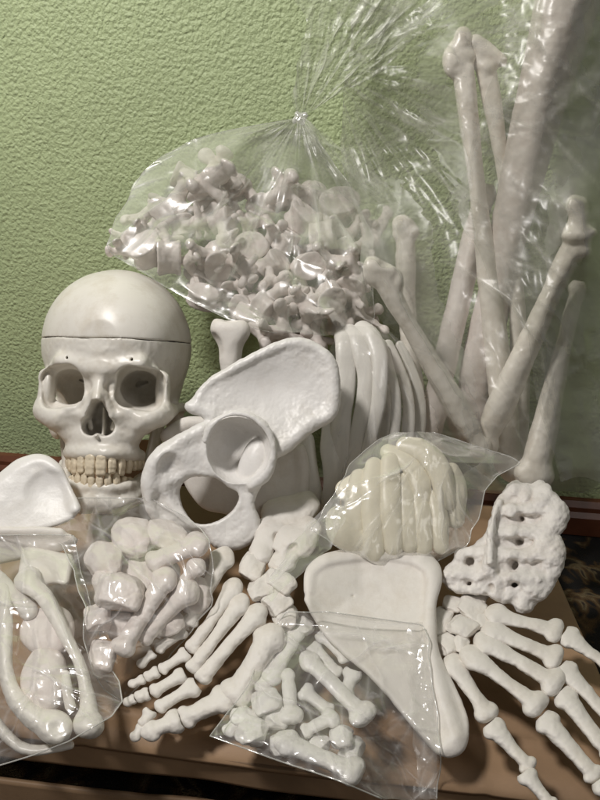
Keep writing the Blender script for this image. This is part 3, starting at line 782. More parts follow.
# ------------------------------------------------------------------ shoulder blades
def make_scapulae():
    s = Sdf()
    pl = [(309, 572), (318, 560), (345, 553), (385, 550), (420, 556), (437, 564), (440, 582), (435, 606), (435, 640), (448, 672), (462, 700), (469, 726), (464, 748), (452, 757), (438, 754), (424, 738), (404, 712), (372, 676), (335, 642), (313, 614), (306, 592)]
    def zf(x, y): return -9 * np.exp(-(((x - 372) / 46) ** 2 + ((y - 602) / 34) ** 2))
    s.plate(pl, zf, 5, 3.5, 3)
    s.chain([(309, 590, 1), (311, 572, 2), (326, 560, 3), (352, 555, 3), (385, 553, 3), (420, 558, 3)], [5, 6, 7, 7, 7, 8], 5)
    s.chain([(424, 560, 3), (434, 576, 5), (430, 610, 5), (431, 650, 4), (441, 690, 3), (456, 735, 2)], [9, 8, 6, 7, 9, 10], 6)
    s.chain([(308, 600, 0), (330, 636, 0), (372, 674, 0), (404, 710, 0), (440, 748, 1)], [4, 4, 4, 4.5, 6], 5)
    s.ell((452, 742, 2), (13, 13, 8), 6)
    s.ell((353, 596, 2), (3, 2.5, 6), 1.5, 's')
    o = bone('scapula', s, dslope(555, 0.060, 757, 0.018), M['chalk'], None, 1.2, [(0.9, 0.04, 3), (0.35, 0.12, 4)])
    tag(o, 'broad dished white shoulder blade lying under the yellowish bag beside the hand', 'shoulder blade')
    s = Sdf()
    pl = [(-40, 520), (-30, 495), (0, 479), (18, 465), (38, 459), (54, 467), (66, 485), (76, 507), (74, 518), (50, 528), (20, 534), (-10, 545)]
    s.plate(pl, lambda x, y: 4 * np.sin((x + y) * 0.03), 6, 4.5, 3)
    s.chain([(0, 480, 2), (20, 464, 3), (40, 460, 3), (55, 469, 3), (66, 487, 2), (75, 508, 2)], [5, 5, 6, 6, 5.5, 6], 4)
    s.ell((52, 492, 9), (22, 18, 7), 8, 's')
    o = bone('scapula', s, dconst(0.50, gy=-0.0004, cy=495), M['white'], None, 1.3, [(0.8, 0.03, 13), (0.25, 0.12, 6)])
    tag(o, 'smooth white shoulder blade edge at the left side of the photo, below the skull', 'shoulder blade')
    s = Sdf()
    s.plate([(-30, 548), (-10, 532), (20, 527), (55, 530), (78, 540), (60, 552), (20, 560), (-20, 566)], 0, 5, 4, 3)
    s.cap((0, 532, 2), (60, 533, 2), 5, 4, 4)
    o = bone('scapula', s, dconst(0.475), M['chalk'], None, 1.4, [(1.0, 0.06, 15)])
    tag(o, 'flat bone under the film just below the shoulder blade at the left edge', 'flat bone')
make_scapulae()

# ------------------------------------------------------------------ foot and hand skeletons
def block(c, r, k=3, seed=0, rot=None):
    s = Sdf(); rr = (r, r, r * 0.9) if np.isscalar(r) else r
    s.box(c, rr, min(rr) * 0.55, 2, rot=rot)
    rs = np.random.default_rng(seed)
    for _ in range(3):
        q = rs.uniform(-0.55, 0.55, 3) * np.array(rr); s.ell(np.array(c) + q, np.array(rr) * rs.uniform(0.55, 0.8), 3, rot=rot)
    facets(s, c, rr, seed)
    return s

def facets(s, c, r, seed, n=6, cut=0.93):
    rs = np.random.default_rng(seed + 900); r = np.array(r, float)
    for _ in range(n):
        v = rs.normal(0, 1, 3); v[2] = abs(v[2]) * rs.choice([1, 1, 0.3]); v /= np.linalg.norm(v)
        R = r.max() * rs.uniform(3.5, 9.0); e = np.linalg.norm(v * r) * rs.uniform(cut - 0.06, cut + 0.14)
        s.ell(np.array(c, float) + v * (e + R), R, 0.8, 's')

def make_foot():
    D = dslope(520, 0.062, 740, 0.013)
    root = thing('foot_skeleton', 'wired skeleton foot with five spread toes pointing down left, on bare cardboard', 'foot skeleton', unproj(220, 640, float(D(220, 640))))
    rays = [
        [((224, 556), (189, 625), 7, 12, 8), ((183, 630), (158, 650), 5.2, 8, 6), ((153, 653), (141, 664), 4, 5.5, 4.5)],
        [((235, 586), (190, 651), 5.8, 10, 7.5), ((186, 653), (161, 670), 5.2, 8, 6), ((157, 672), (147, 677), 4.5, 6, 5), ((143, 679), (132, 684), 3.5, 5, 4)],
        [((241, 602), (191, 671), 6.4, 11, 8.5), ((183, 675), (153, 692), 5.5, 8.5, 7), ((147, 694), (138, 697), 6, 7, 6), ((134, 699), (127, 702), 4, 5, 4)],
        [((258, 613), (199, 680), 7, 12, 9.5), ((195, 686), (158, 708), 6.2, 10.5, 7), ((150, 712), (143, 724), 5.5, 7, 6), ((141, 727), (135, 737), 4.5, 5.5, 5.5)],
        [((271, 636), (235, 697), 11.5, 16, 17), ((226, 698), (184, 719), 9.5, 15, 11.5), ((177, 721), (150, 731), 8, 13, 11)],
    ]
    n = 0
    for ri, ray in enumerate(rays):
        for i, (A, B, rm, ra, rb) in enumerate(ray):
            z = 7 if i == 0 else 2
            kind = 'meta' if i == 0 else 'phal'
            s = lbone_sdf((*A, z + 4 if i == 0 else 2), (*B, 2), rm, ra, rb, kind, (0, 0, 3) if i == 0 else (0, 0, 0))
            if i == len(ray) - 1: s.ell((*B, 1), (rb * 1.0, rb * 0.9, rb * 0.7), 3)
            bone('metatarsal' if i == 0 else 'toe_bone', s, D, M['chalk'], root, 0.95, [(0.9, 0.1, n), (0.35, 0.3, n + 1)]); n += 1
    tars = [((253, 566, 6), (13, 14, 13), 10), ((263, 588, 8), (15, 11, 13), -25), ((277, 601, 8), (14, 13, 13), -35), ((286, 618, 4), (12, 12, 12), -35), ((278, 580, 12), (18, 10, 12), 35)]
    for q, (c, r, a) in enumerate(tars):
        bone('tarsal_bone', block(c, r, 3, q, (0, 0, a)), D, M['chalk'], root, 0.95, [(0.8, 0.12, q), (0.35, 0.4, q)])
    s = Sdf(); s.ell((285, 517, -8), (24, 22, 20), 4); s.ell((273, 535, 6), (16, 15, 15), 6); s.ell((305, 505, -8), (15, 16, 16), 8); s.cap((266, 525, 6), (262, 552, 8), 9, 12, 5)
    s.ell((282, 543, 20), (6, 12, 10), 4, 's', (0, 0, -30))
    bone('heel_bone', s, D, M['chalk'], root, 1.05, [(1.4, 0.07, 21), (0.5, 0.25, 22)])
    s = Sdf(); s.ell((296, 541, 12), (21, 17, 16), 4, rot=(0, 0, 20)); s.ell((283, 562, 8), (15, 12, 12), 7); s.ell((309, 530, 12), (12, 14, 12), 6); s.cap((276, 545, 14), (290, 556, 16), 5, 5, 4)
    s.ell((290, 553, 26), (5, 11, 8), 4, 's', (0, 0, 35))
    bone('ankle_bone', s, D, M['chalk'], root, 1.0, [(1.3, 0.08, 31), (0.5, 0.25, 32)])
make_foot()

def make_hand():
    D = dslope(600, 0.036, 800, 0.020)
    root = thing('hand_skeleton', 'wired skeleton hand spread over the right corner of the box, fingers pointing right', 'hand skeleton', unproj(500, 670, float(D(500, 670))))
    rays = [
        [((453, 663), (489, 716), 8.5, 13, 13), ((495, 729), (530, 768), 8, 13, 10.5), ((529, 778), (552, 806), 7, 11.5, 9)],
        [((470, 655), (540, 707), 8, 14, 15), ((547, 722), (597, 778), 9, 14, 11), ((603, 786), (640, 830), 8, 12, 10)],
        [((484, 641), (558, 684), 8.5, 14, 15.5), ((565, 697), (612, 756), 9, 14, 11), ((618, 764), (650, 806), 8, 12, 10)],
        [((491, 630), (558, 658), 8, 13, 13.5), ((566, 671), (614, 722), 8, 13, 10), ((620, 730), (650, 762), 7, 11, 9)],
        [((494, 614), (558, 632), 7.5, 12, 12.5), ((570, 638), (614, 670), 7, 12, 10), ((620, 676), (645, 695), 6, 10, 8)],
    ]
    n = 50
    for ri, ray in enumerate(rays):
        for i, (A, B, rm, ra, rb) in enumerate(ray):
            z = 12 if ri else 6
            rm, ra, rb = rm * 0.86, ra * 0.94, rb * 0.93
            if i:
                dd = np.array(B, float) - np.array(A, float); A = tuple(np.array(A) - dd / np.linalg.norm(dd) * 5.0)
            s = lbone_sdf((*A, z if i == 0 else 4), (*B, z - 4 if i == 0 else 2), rm, ra, rb, 'meta' if i == 0 else 'phal', (0, 0, 4) if i == 0 else (0, 0, 2))
            bone('metacarpal' if i == 0 else 'finger_bone', s, D, M['chalk'], root, 0.95, [(1.0, 0.085, n), (0.3, 0.28, n + 1)]); n += 1
    carp = [((453, 604, 4), (10, 8, 9), 10), ((473, 609, 8), (16, 10, 10), 30), ((442, 620, 2), (9, 13, 9), 20), ((463, 627, 10), (17, 10, 11), 20), ((447, 643, 4), (11, 12, 10), -10), ((461, 642, 10), (8, 9, 8), 30), ((476, 597, 2), (11, 7, 8), 10), ((482, 622, 8), (9, 9, 9), 0)]
    for q, (c, r, a) in enumerate(carp):
        bone('wrist_bone', block(c, r, 3, q + 40, (0, 0, a)), D, M['chalk'], root, 0.9, [(0.8, 0.12, q + 7), (0.35, 0.4, q)])
make_hand()

# ------------------------------------------------------------------ bones inside the small bags
def bagged(root, D, items, m, seed, names):
    for q, it in enumerate(items):
        k = it[0]
        if k == 'm' or k == 'p':
            s = lbone_sdf(it[1], it[2], it[3], it[4], it[5], 'meta' if k == 'm' else 'phal')
            bone(names[0] if k == 'm' else names[1], s, D, m, root, 1.0, [(0.6, 0.09, seed + q), (0.25, 0.3, seed)])
        elif k == 'b':
            bone(names[2], block(it[1], it[2], 3, seed + q, (0, 0, it[3])), D, m, root, 1.0, [(1.0, 0.1, seed + q), (0.35, 0.35, seed)])
        elif k == 'e':
            s = Sdf(); s.ell(it[1], it[2], 2, rot=(0, 0, it[3])); s.ell(np.array(it[1]) + (it[2][0] * .3, it[2][1] * .3, it[2][2] * .3), np.array(it[2]) * 0.7, 4); facets(s, it[1], it[2], seed + q, 8, 0.86)
            bone(names[2], s, D, m, root, 1.1, [(1.6, 0.07, seed + q), (0.6, 0.2, seed)])

def make_bag_bones():
    # folded hand in the front bag
    D = dslope(625, 0.036, 780, 0.022)
    r = thing('hand_skeleton', 'folded skeleton hand packed in the small clear bag at the front of the box', 'hand skeleton', unproj(305, 705, float(D(305, 705))))
    it = [('m', (308, 659, 12), (366, 718, 12), 7.5, 10.5, 14), ('m', (284, 742, 10), (357, 773, 8), 9, 14, 15), ('m', (297, 631, 4), (270, 680, 6), 7.5, 9, 10),
          ('m', (288, 674, 8), (291, 718, 8), 6.5, 7, 12), ('p', (322, 632, 2), (347, 658, 4), 6.5, 10, 8), ('p', (312, 646, -2), (338, 674, 0), 6, 8, 7),
          ('p', (353, 672, 2), (345, 694, 2), 6.5, 10, 8), ('p', (304, 732, 8), (333, 717, 10), 7, 8, 11), ('p', (303, 690, 2), (330, 712, 0), 6.5, 10, 8),
          ('b', (252, 731, 4), (15, 15, 13), 20), ('b', (266, 702, 6), (14, 13, 12), -20), ('b', (244, 718, 0), (12, 11, 10), 40), ('p', (246, 712, 0), (227, 733, -2), 6, 8, 7),
          ('b', (342, 737, 8), (11, 12, 12), 0), ('b', (352, 750, 2), (11, 13, 10), 30), ('b', (318, 744, 2), (11, 9, 9), 0), ('b', (276, 716, 2), (12, 14, 10), 0),
          ('p', (262, 690, 2), (275, 660, 4), 6, 9, 8), ('b', (304, 626, 4), (9, 8, 8), 10), ('b', (280, 745, 6), (10, 12, 10), 0)]
    bagged(r, D, it, M['white'], 100, ('metacarpal', 'finger_bone', 'wrist_bone'))
    # folded foot in the bag left of the foot
    D2 = dslope(510, 0.085, 665, 0.03)
    r2 = thing('foot_skeleton', 'folded skeleton foot packed in the clear bag between the skull and the open foot', 'foot skeleton', unproj(140, 600, float(D2(140, 600))))
    it = [('m', (166, 577, 14), (120, 652, 12), 8.5, 13, 12), ('m', (188, 590, 8), (142, 640, 4), 8, 14, 9), ('m', (199, 543, 12), (152, 563, 10), 9, 13, 11), ('m', (197, 566, 10), (176, 590, 4), 6, 10, 9),
          ('b', (120, 592, 14), (24, 19, 16), 15), ('b', (97, 619, 8), (12, 14, 12), -10), ('b', (102, 656, 6), (13, 16, 12), 10), ('e', (166, 624, -4), (19, 15, 12), -20),
          ('e', (105, 560, -4), (20, 22, 16), 40), ('e', (132, 537, -4), (25, 20, 16), -20), ('e', (165, 535, -2), (24, 16, 15), 15), ('e', (195, 595, -8), (18, 20, 12), 0), ('e', (150, 575, -12), (30, 24, 10), 0), ('b', (124, 626, -6), (15, 15, 10), 0)]
    bagged(r2, D2, it, M['pink'], 160, ('metatarsal', 'toe_bone', 'tarsal_bone'))
    # left bag
    D3 = dslope(560, 0.06, 740, 0.024)
    G = 'bones in the bag at the left edge'
    def one(name, s, m, label, cat, seed):
        tag(bone(name, s, D3, M[m], None, 1.15, [(1.0, 0.05, seed), (0.35, 0.2, seed)]), label, cat, G)
    s = Sdf(); s.chain([(24, 582, 10), (42, 594, 12), (55, 615, 12), (66, 637, 12), (79, 662, 12), (86, 690, 10), (89, 714, 10), (91, 724, 10)], [10, 9, 8, 7, 6.5, 7, 10, 14], 5)
    s.ell((30, 576, 10), (11, 10, 10), 5); s.ell((85, 725, 10), (12, 13, 12), 6)
    one('collarbone', s, 'green', 'long greenish white bone slanting across the left bag with a flared lower end', 'bone', 200)
    s = Sdf(); s.chain([(2, 590, 8), (5, 620, 8), (4, 655, 8), (11, 690, 8), (30, 714, 8), (50, 724, 8)], [9, 8, 8, 9, 11.5, 15], 6); s.ell((55, 728, 12), (18, 18, 12), 5)
    s.ell((58, 729, 28), (11, 12, 7), 4, 's')
    one('collarbone', s, 'green', 'curved greenish bone hugging the left edge, ending in a round cut face', 'bone', 205)
    s = Sdf(); s.ell((47, 632, -2), (27, 25, 14), 4); s.ell((56, 622, -2), (18, 16, 13), 6)
    one('kneecap', s, 'pink', 'upper of the two rounded pinkish kneecaps behind the greenish bone', 'kneecap', 210)
    s = Sdf(); s.ell((44, 682, 2), (24, 32, 16), 4); s.ell((48, 664, 2), (18, 18, 14), 6)
    one('kneecap', s, 'pink', 'lower and larger rounded kneecap beside the slim sliver of bone', 'kneecap', 213)
    s = Sdf(); s.chain([(66, 674, 12), (67, 690, 14), (70, 706, 12)], [4, 5.5, 5.5], 3)
    one('bone_sliver', s, 'chalk', 'slim upright sliver of bone between the lower kneecap and the greenish bone', 'bone', 216)
    s = Sdf(); s.chain([(-12, 572, 4), (8, 588, 6), (28, 610, 4)], [9, 8, 10], 5)
    one('bone_stub', s, 'chalk', 'short blunt bone at the upper left of the left bag', 'bone', 219)
    s = Sdf(); s.box((46, 566, -10), (26, 16, 10), 6, 3, rot=(0, 0, 10)); s.ell((40, 572, -6), (18, 14, 12), 6)
    one('bone_block', s, 'green', 'pale blocky bone at the top of the left bag', 'bone', 222)
    s = Sdf(); s.chain([(-20, 700, -10), (6, 735, -6), (30, 750, -6), (70, 745, -6)], [6, 6, 6, 5], 5)
    one('bone_stub', s, 'green', 'curved bone along the bottom fold of the left bag', 'bone', 225)
    # cartilage
    D4 = dconst(0.478, gy=-0.0003, cy=510)
    Gc = 'yellowish cartilage strips in the pointed bag'
    CL = [
        ([(360, 478, 4), (356, 500, 8), (352, 540, 6)], 10, 'leftmost translucent yellowish strip in the pointed bag'),
        ([(374, 466, 6), (372, 500, 12), (374, 552, 10)], 10, 'long yellowish strip reaching lowest in the pointed bag'),
        ([(390, 462, 6), (390, 500, 14), (394, 546, 12)], 9.5, 'yellowish strip in the middle of the pointed bag'),
        ([(405, 480, 4), (408, 515, 10), (410, 545, 10)], 8.5, 'yellowish strip right of the middle of the pointed bag'),
        ([(418, 495, 6), (423, 520, 10), (424, 548, 10)], 8.5, 'short finger shaped yellowish strip beside the lower right cluster'),
        ([(434, 495, 4), (440, 520, 8), (441, 546, 8)], 8, 'rightmost short yellowish finger in the pointed bag'),
        ([(405, 446, 2), (425, 452, 8), (440, 472, 10), (446, 500, 6)], 10, 'curved yellowish strip arching over the top of the pointed bag'),
        ([(388, 452, -2), (408, 462, 4), (420, 482, 8), (422, 505, 4)], 9, 'second curved yellowish strip under the arching one'),
        ([(452, 470, -2), (458, 490, 2), (456, 520, 0)], 8, 'yellowish strip near the pointed right corner of the bag'),
        ([(340, 520, 0), (346, 532, 4), (362, 540, 2)], 15, 'rounded yellowish lobe at the left bottom of the pointed bag'),
        ([(346, 490, -8), (370, 480, -8), (400, 470, -10), (430, 465, -10)], 12, 'pale strip lying across behind the upright cartilage strips'),
    ]
    for i, (pts, w, lab) in enumerate(CL):
        s = Sdf(); w *= 1.18; s.chain(pts, [w * 0.8] + [w] * (len(pts) - 2) + [w * 0.9], 4, flat=('z', 0.65))
        tag(bone('cartilage_strip', s, D4, M['cart'], None, 1.2, [(0.9, 0.06, 300 + i)]), lab, 'cartilage', Gc)
make_bag_bones()

# ------------------------------------------------------------------ vertebrae
def vert_mesh(kind, seed):
    s = Sdf()
    a, b, h, sp_l, tp = {'lumbar': (22, 16, 13, 22, 27), 'thoracic': (18, 15, 12, 26, 25), 'cervical': (15, 11, 9, 16, 20)}[kind]
    s.cyl((0, 0, 12), a, b, h, 2.5, 2, waist=0.16)
    for q in (-1, 1):
        s.cap((q * a * 0.62, 2, 2), (q * a * 0.72, 3, -10), 5, 5.5, 1.6)
        s.cap((q * a * 0.72, 3, -10), (0, 0, -22), 5, 5.5, 1.6, flat=('y', 1.5))
        s.cap((q * a * 0.72, 3, -8), (q * tp, 7, -18), 5.5, 4, 1.6); s.ell((q * tp, 7, -18), (4.5, 7.5, 5.5), 1.6, rot=(0, 0, q * 20))
        s.cap((q * a * 0.7, 4, -11), (q * a * 0.75, 16, -12), 5, 4, 1.6, flat=('z', 0.7)); s.ell((q * a * .75, 16, -11), (6, 7, 3.2), 1.2, rot=(15, q * 20, 0))
        s.cap((q * a * 0.55, -2, -15), (q * a * 0.6, -15, -16), 5, 4, 1.6, flat=('z', 0.7))
    dr = {'lumbar': (0, -4), 'thoracic': (0, -18), 'cervical': (0, -6)}[kind]
    s.cap((0, -1, -20), (0, dr[1], -22 - sp_l), 8, 5.5, 1.6, flat=('x', 0.45)); s.ell((0, dr[1], -22 - sp_l), (3.6, 8, 5), 1.6)
    V, Q = s.verts(1.15, [(1.0, 0.1, seed), (0.5, 0.28, seed + 1)])
    V = V * 0.001; V = V[:, [0, 1, 2]]
    Q = fixflip(V, Q)
    me = bpy.data.meshes.new('vertebra'); me.from_pydata(V.tolist(), [], Q.tolist()); me.update()
    me.polygons.foreach_set('use_smooth', [True] * len(me.polygons)); me.materials.append(M['pink']); return me

VM = {k: vert_mesh(k, i * 5 + 1) for i, k in enumerate(('lumbar', 'thoracic', 'cervical'))}
ROWS = [
    ('top', 'cervical', [(178, 191), (210, 187), (241, 200), (274, 205), (308, 214), (341, 218)], 0.65, 1.0),
    ('second', 'thoracic', [(156, 220), (191, 224), (226, 232), (259, 238), (292, 244), (326, 246), (354, 248)], 0.632, 0.92),
    ('third', 'lumbar', [(139, 246), (169, 254), (206, 262), (241, 268), (277, 274), (312, 276), (345, 276)], 0.605, 0.86),
    ('fourth', 'thoracic', [(206, 288), (238, 300), (272, 304), (306, 306), (340, 304)], 0.60, 0.86),
    ('bottom', 'cervical', [(262, 320), (306, 322), (350, 318)], 0.61, 0.95),
]
ORD = ['first', 'second', 'third', 'fourth', 'fifth', 'sixth', 'seventh']
vert_objs = []
rv = random.Random(5)
view_rot = VIEW.to_4x4()
for row, kind, pts, d, sc in ROWS:
    for i, (x, y) in enumerate(pts):
        kd = kind if rv.random() < 0.7 else rv.choice(['lumbar', 'thoracic', 'cervical'])
        if row == 'third' and i in (0, 1): kd = 'lumbar'
        o = bpy.data.objects.new('vertebra', VM[kd]); COL.objects.link(o)
        from mathutils import Euler
        e = Euler((rv.uniform(0, 6.28), rv.uniform(0, 6.28), rv.uniform(0, 6.28)))
        if row == 'third' and i == 1: e = Euler((0.25, -0.6, 1.45))
        if row == 'third' and i == 0: e = Euler((1.2, 0.3, 0.9))
        s_ = sc * rv.uniform(0.92, 1.08) * (1.3 if kd == 'cervical' else 1.08)
        p = unproj(x, y, d + rv.uniform(-0.012, 0.012))
        o.matrix_world = Matrix.Translation(p) @ view_rot @ e.to_matrix().to_4x4() @ Matrix.Scale(s_, 4)
        side = 'from the left'
        tag(o, '%s vertebra %s in the %s row of the pile inside the tied bag' % (ORD[i], side, row), 'vertebra', 'vertebrae in the tied bag')
        vert_objs.append(o)

# ------------------------------------------------------------------ plastic bags
def bvh_of(objs):
    V = []; Fc = []; n = 0
    for o in objs:
        mw = o.matrix_world
        nv = len(o.data.vertices); co = np.empty(nv * 3); o.data.vertices.foreach_get('co', co); co = co.reshape(-1, 3)
        m = np.array(mw); co = co @ m[:3, :3].T + m[:3, 3]
        V.append(co)
        for p in o.data.polygons: Fc.append([i + n for i in p.vertices])
        n += nv
    return BVHTree.FromPolygons(np.vstack(V).tolist(), Fc)

def interp(tab, y):
    t = sorted(tab); return np.interp(y, [a for a, _ in t], [b for _, b in t])

def creases(X, Y, n, seed, amp, bbox, apex=None, wid=(0.8, 3.2)):
    rs = np.random.default_rng(seed); out = np.zeros_like(X)
    x0, x1, y0, y1 = bbox; diag = math.hypot(x1 - x0, y1 - y0)
    for _ in range(n):
        cx, cy = rs.uniform(x0, x1), rs.uniform(y0, y1)
        if apex is not None and rs.random() < 0.75: a = math.atan2(cy - apex[1], cx - apex[0]) + rs.normal(0, 0.06)
        else: a = rs.uniform(0, math.pi)
        L = diag * rs.uniform(0.06, 0.3); w = rs.uniform(*wid)
        u = (X - cx) * math.cos(a) + (Y - cy) * math.sin(a); v = -(X - cx) * math.sin(a) + (Y - cy) * math.cos(a)
        v = v + rs.uniform(-0.004, 0.004) * u * u + 2.0 * np.sin(u * rs.uniform(0.05, 0.15) + rs.uniform(0, 6))
        f = np.clip(1 - (u / L) ** 2, 0, 1)
        out += rs.choice([-0.6, 1.0]) * rs.uniform(0.25, 1) ** 1.5 * f * np.exp(-np.abs(v) / w)
    return out * amp

def drape(name, left, right, base, objs, m, parent=None, n=(110, 110), eps=3.5, iters=250, crease=40, camp=1.6, seed=0, apex=None, wav=1.4, pull=0.0, edge=3.0, hem='', hemr=0.0004, pleat=0):
    """a film laid over the contents: a stretched membrane resting on what lies behind it, then creased"""
    nu, nv = n
    ys = np.linspace(min(left)[0], max(left)[0], nv)
    Lx, Rx = interp(left, ys), interp(right, ys)
    rs = np.random.default_rng(seed)
    Lx = Lx + np.interp(ys, np.linspace(ys[0], ys[-1], 14), rs.normal(0, edge, 14)); Rx = Rx + np.interp(ys, np.linspace(ys[0], ys[-1], 14), rs.normal(0, edge, 14))
    u = np.linspace(0, 1, nu)
    X = Lx[:, None] * (1 - u) + Rx[:, None] * u; Y = np.repeat(ys[:, None], nu, 1)
    xx = np.linspace(0, 1, nu)[None, :]
    Y = Y + edge * 0.8 * np.sin(xx * 9 + seed) * np.linspace(0.2, 1, nv)[:, None]
    B = base(X, Y)
    Hc = np.full(X.shape, 9.0)
    if objs:
        t = bvh_of(objs); W = unproj(X, Y, np.ones_like(X)) - CAM
        for i in range(nv):
            for j in range(nu):
                dr = Vector(W[i, j]); h = t.ray_cast(Vector(CAM), dr.normalized())
                if h[0] is not None: Hc[i, j] = h[3] / dr.length
    lim = np.minimum(Hc - eps * B / FPX, B)
    d = lim.copy()
    # first dilate the content a little so the film bridges gaps
    for it in range(iters * 4):
        p = np.pad(d, 1, mode='edge')
        av = 0.25 * (p[:-2, 1:-1] + p[2:, 1:-1] + p[1:-1, :-2] + p[1:-1, 2:])
        d = np.minimum(lim, av - pull * 1e-5)
    cr = creases(X, Y, crease, seed, camp, (X.min(), X.max(), Y.min(), Y.max()), apex)
    pn = np.stack([X, Y, np.zeros_like(X)], -1)
    fold = np.clip(np.abs(cr) / camp, 0, 1) ** 1.2
    if apex is not None and pleat:
        th = np.arctan2(Y - apex[1], X - apex[0]); rr = np.hypot(X - apex[0], Y - apex[1])
        q = np.stack([th * 7.0, rr * 0.006, np.zeros_like(th)], -1)
        f1 = 1 - np.abs(noise3(q, 1.0, seed + 1)) * 2.2; f2 = 1 - np.abs(noise3(q, 2.6, seed + 2)) * 2.2
        fade = np.exp(-rr / (pleat * 1.3)) * np.clip(rr / 25, 0.12, 1)
        g = np.clip(f1, -0.6, 1) * 1.0 + np.clip(f2, -0.6, 1) * 0.6
        cr = cr + g * fade * 3.6
        fold = np.clip(fold + (np.clip(f1, 0, 1) ** 5 * 0.8 + np.clip(f2, 0, 1) ** 5 * 0.7) * np.exp(-rr / pleat), 0, 1)
    cr = cr + wav * noise3(pn, 0.035, seed) + wav * 0.5 * (1 - np.abs(noise3(pn, 0.07, seed + 3)) * 2)
    d = d - np.maximum(cr, -eps * 0.35) * d / FPX
    W = unproj(X, Y, d)
    f = grid_faces(nu, nv)
    o = link_mesh(name, W.reshape(-1, 3), f, m, parent)
    o.data.attributes.new('fold', 'FLOAT', 'POINT').data.foreach_set('value', fold.ravel().astype(np.float32))
    for e in hem:
        line = {'l': W[:, 0], 'r': W[:, -1], 't': W[0], 'b': W[-1]}[e]
        strip_tube('hem', line[::2], hemr, M['seal'], parent)
    return o, (X, Y, d)

def strip_tube(name, pts, r, m, parent, closed=False, n=6):
    P = np.array(pts, float); V = []; Fc = []
    for i in range(len(P)):
        t = P[min(i + 1, len(P) - 1)] - P[max(i - 1, 0)]; t /= np.linalg.norm(t) + 1e-12
        a = np.cross(t, (0, 0, 1.0)); 
        if np.linalg.norm(a) < 1e-3: a = np.cross(t, (1.0, 0, 0))
        a /= np.linalg.norm(a); b = np.cross(t, a)
        rr = r[i] if not np.isscalar(r) else r
        for k in range(n):
            q = 2 * math.pi * k / n; V.append(P[i] + rr * (a * math.cos(q) + b * math.sin(q)))
    for i in range(len(P) - 1):
        for k in range(n): Fc.append([i * n + k, i * n + (k + 1) % n, (i + 1) * n + (k + 1) % n, (i + 1) * n + k])
    Fc.append(list(range(n))[::-1]); Fc.append([(len(P) - 1) * n + k for k in range(n)])
    return link_mesh(name, V, Fc, m, parent)

bpy.context.view_layer.update()
def by_group(g): return [o for o in SC.objects if o.get('group') == g and o.type == 'MESH']
def kids(prefix_label):
    r = [o for o in SC.objects if o.get('label', '').startswith(prefix_label)]
    out = []
    for q in r: out += [c for c in q.children if c.type == 'MESH'] + ([q] if q.type == 'MESH' else [])
    return out

# tied bag of vertebrae
vb = thing('plastic_bag', 'tied clear plastic bag full of vertebrae, resting on the skull with its knot above', 'plastic bag', unproj(250, 330, 0.61))
left = [(118, 297), (124, 262), (130, 232), (140, 195), (155, 163), (172, 144), (190, 133), (210, 124), (230, 113), (245, 108), (256, 114), (268, 132), (285, 162), (300, 190), (318, 226), (330, 262), (334, 285)]
right = [(118, 302), (135, 314), (150, 324), (180, 345), (210, 361), (240, 371), (280, 373), (310, 372), (330, 369), (334, 360)]
def vbase(x, y): return np.minimum(wall_depth(x, y, 0.012), 0.64 - 0.00005 * (y - 250))
drape('bag_front', left, right, vbase, vert_objs, M['film_green'], vb, (210, 190), 4.0, 200, 150, 1.6, 3, (300, 114), 1.0, 0, 2.0, 'lr', 0.0003, 70)
drape('bag_back', left, right, lambda x, y: np.minimum(wall_depth(x, y, 0.006), 0.69), [], M['film_green'], vb, (60, 60), 3, 10, 25, 1.6, 4, (300, 114), 2.0, 0, 2.0, '', 0, 70)
# knot and the flared neck above it
kp = float(wall_depth(300, 118, 0.06))
s = Sdf(); s.ell((300, 118, 0), (6, 5, 6), 2); s.cap((295, 121, 2), (305, 115, 3), 3, 3, 2); s.cap((297, 114, 3), (303, 123, 3), 2.5, 2.5, 2)
bone('knot', s, dconst(kp), M['seal'], vb, 0.9, [(1.0, 0.4, 2)])
left = [(-20, 300), (20, 304), (60, 296), (90, 294), (108, 296), (118, 298)]
right = [(-20, 440), (20, 425), (50, 405), (80, 368), (100, 330), (110, 310), (118, 302)]
drape('bag_neck', left, right, lambda x, y: wall_depth(x, y, 0.055), [], M['film_neck'], vb, (130, 130), 3, 5, 90, 3.0, 6, (300, 124), 3.0, 0, 3.0, '', 0, 110)
left = [(116, 299), (130, 300), (150, 312), (170, 326), (192, 340), (205, 352)]
right = [(116, 303), (130, 318), (150, 345), (170, 372), (190, 392), (205, 398)]
drape('bag_tail', left, right, lambda x, y: wall_depth(x, y, 0.075), [], M['film_neck'], vb, (50, 50), 3, 5, 35, 3.0, 8, (300, 110), 2.0, 0, 2.0, '', 0, 90)

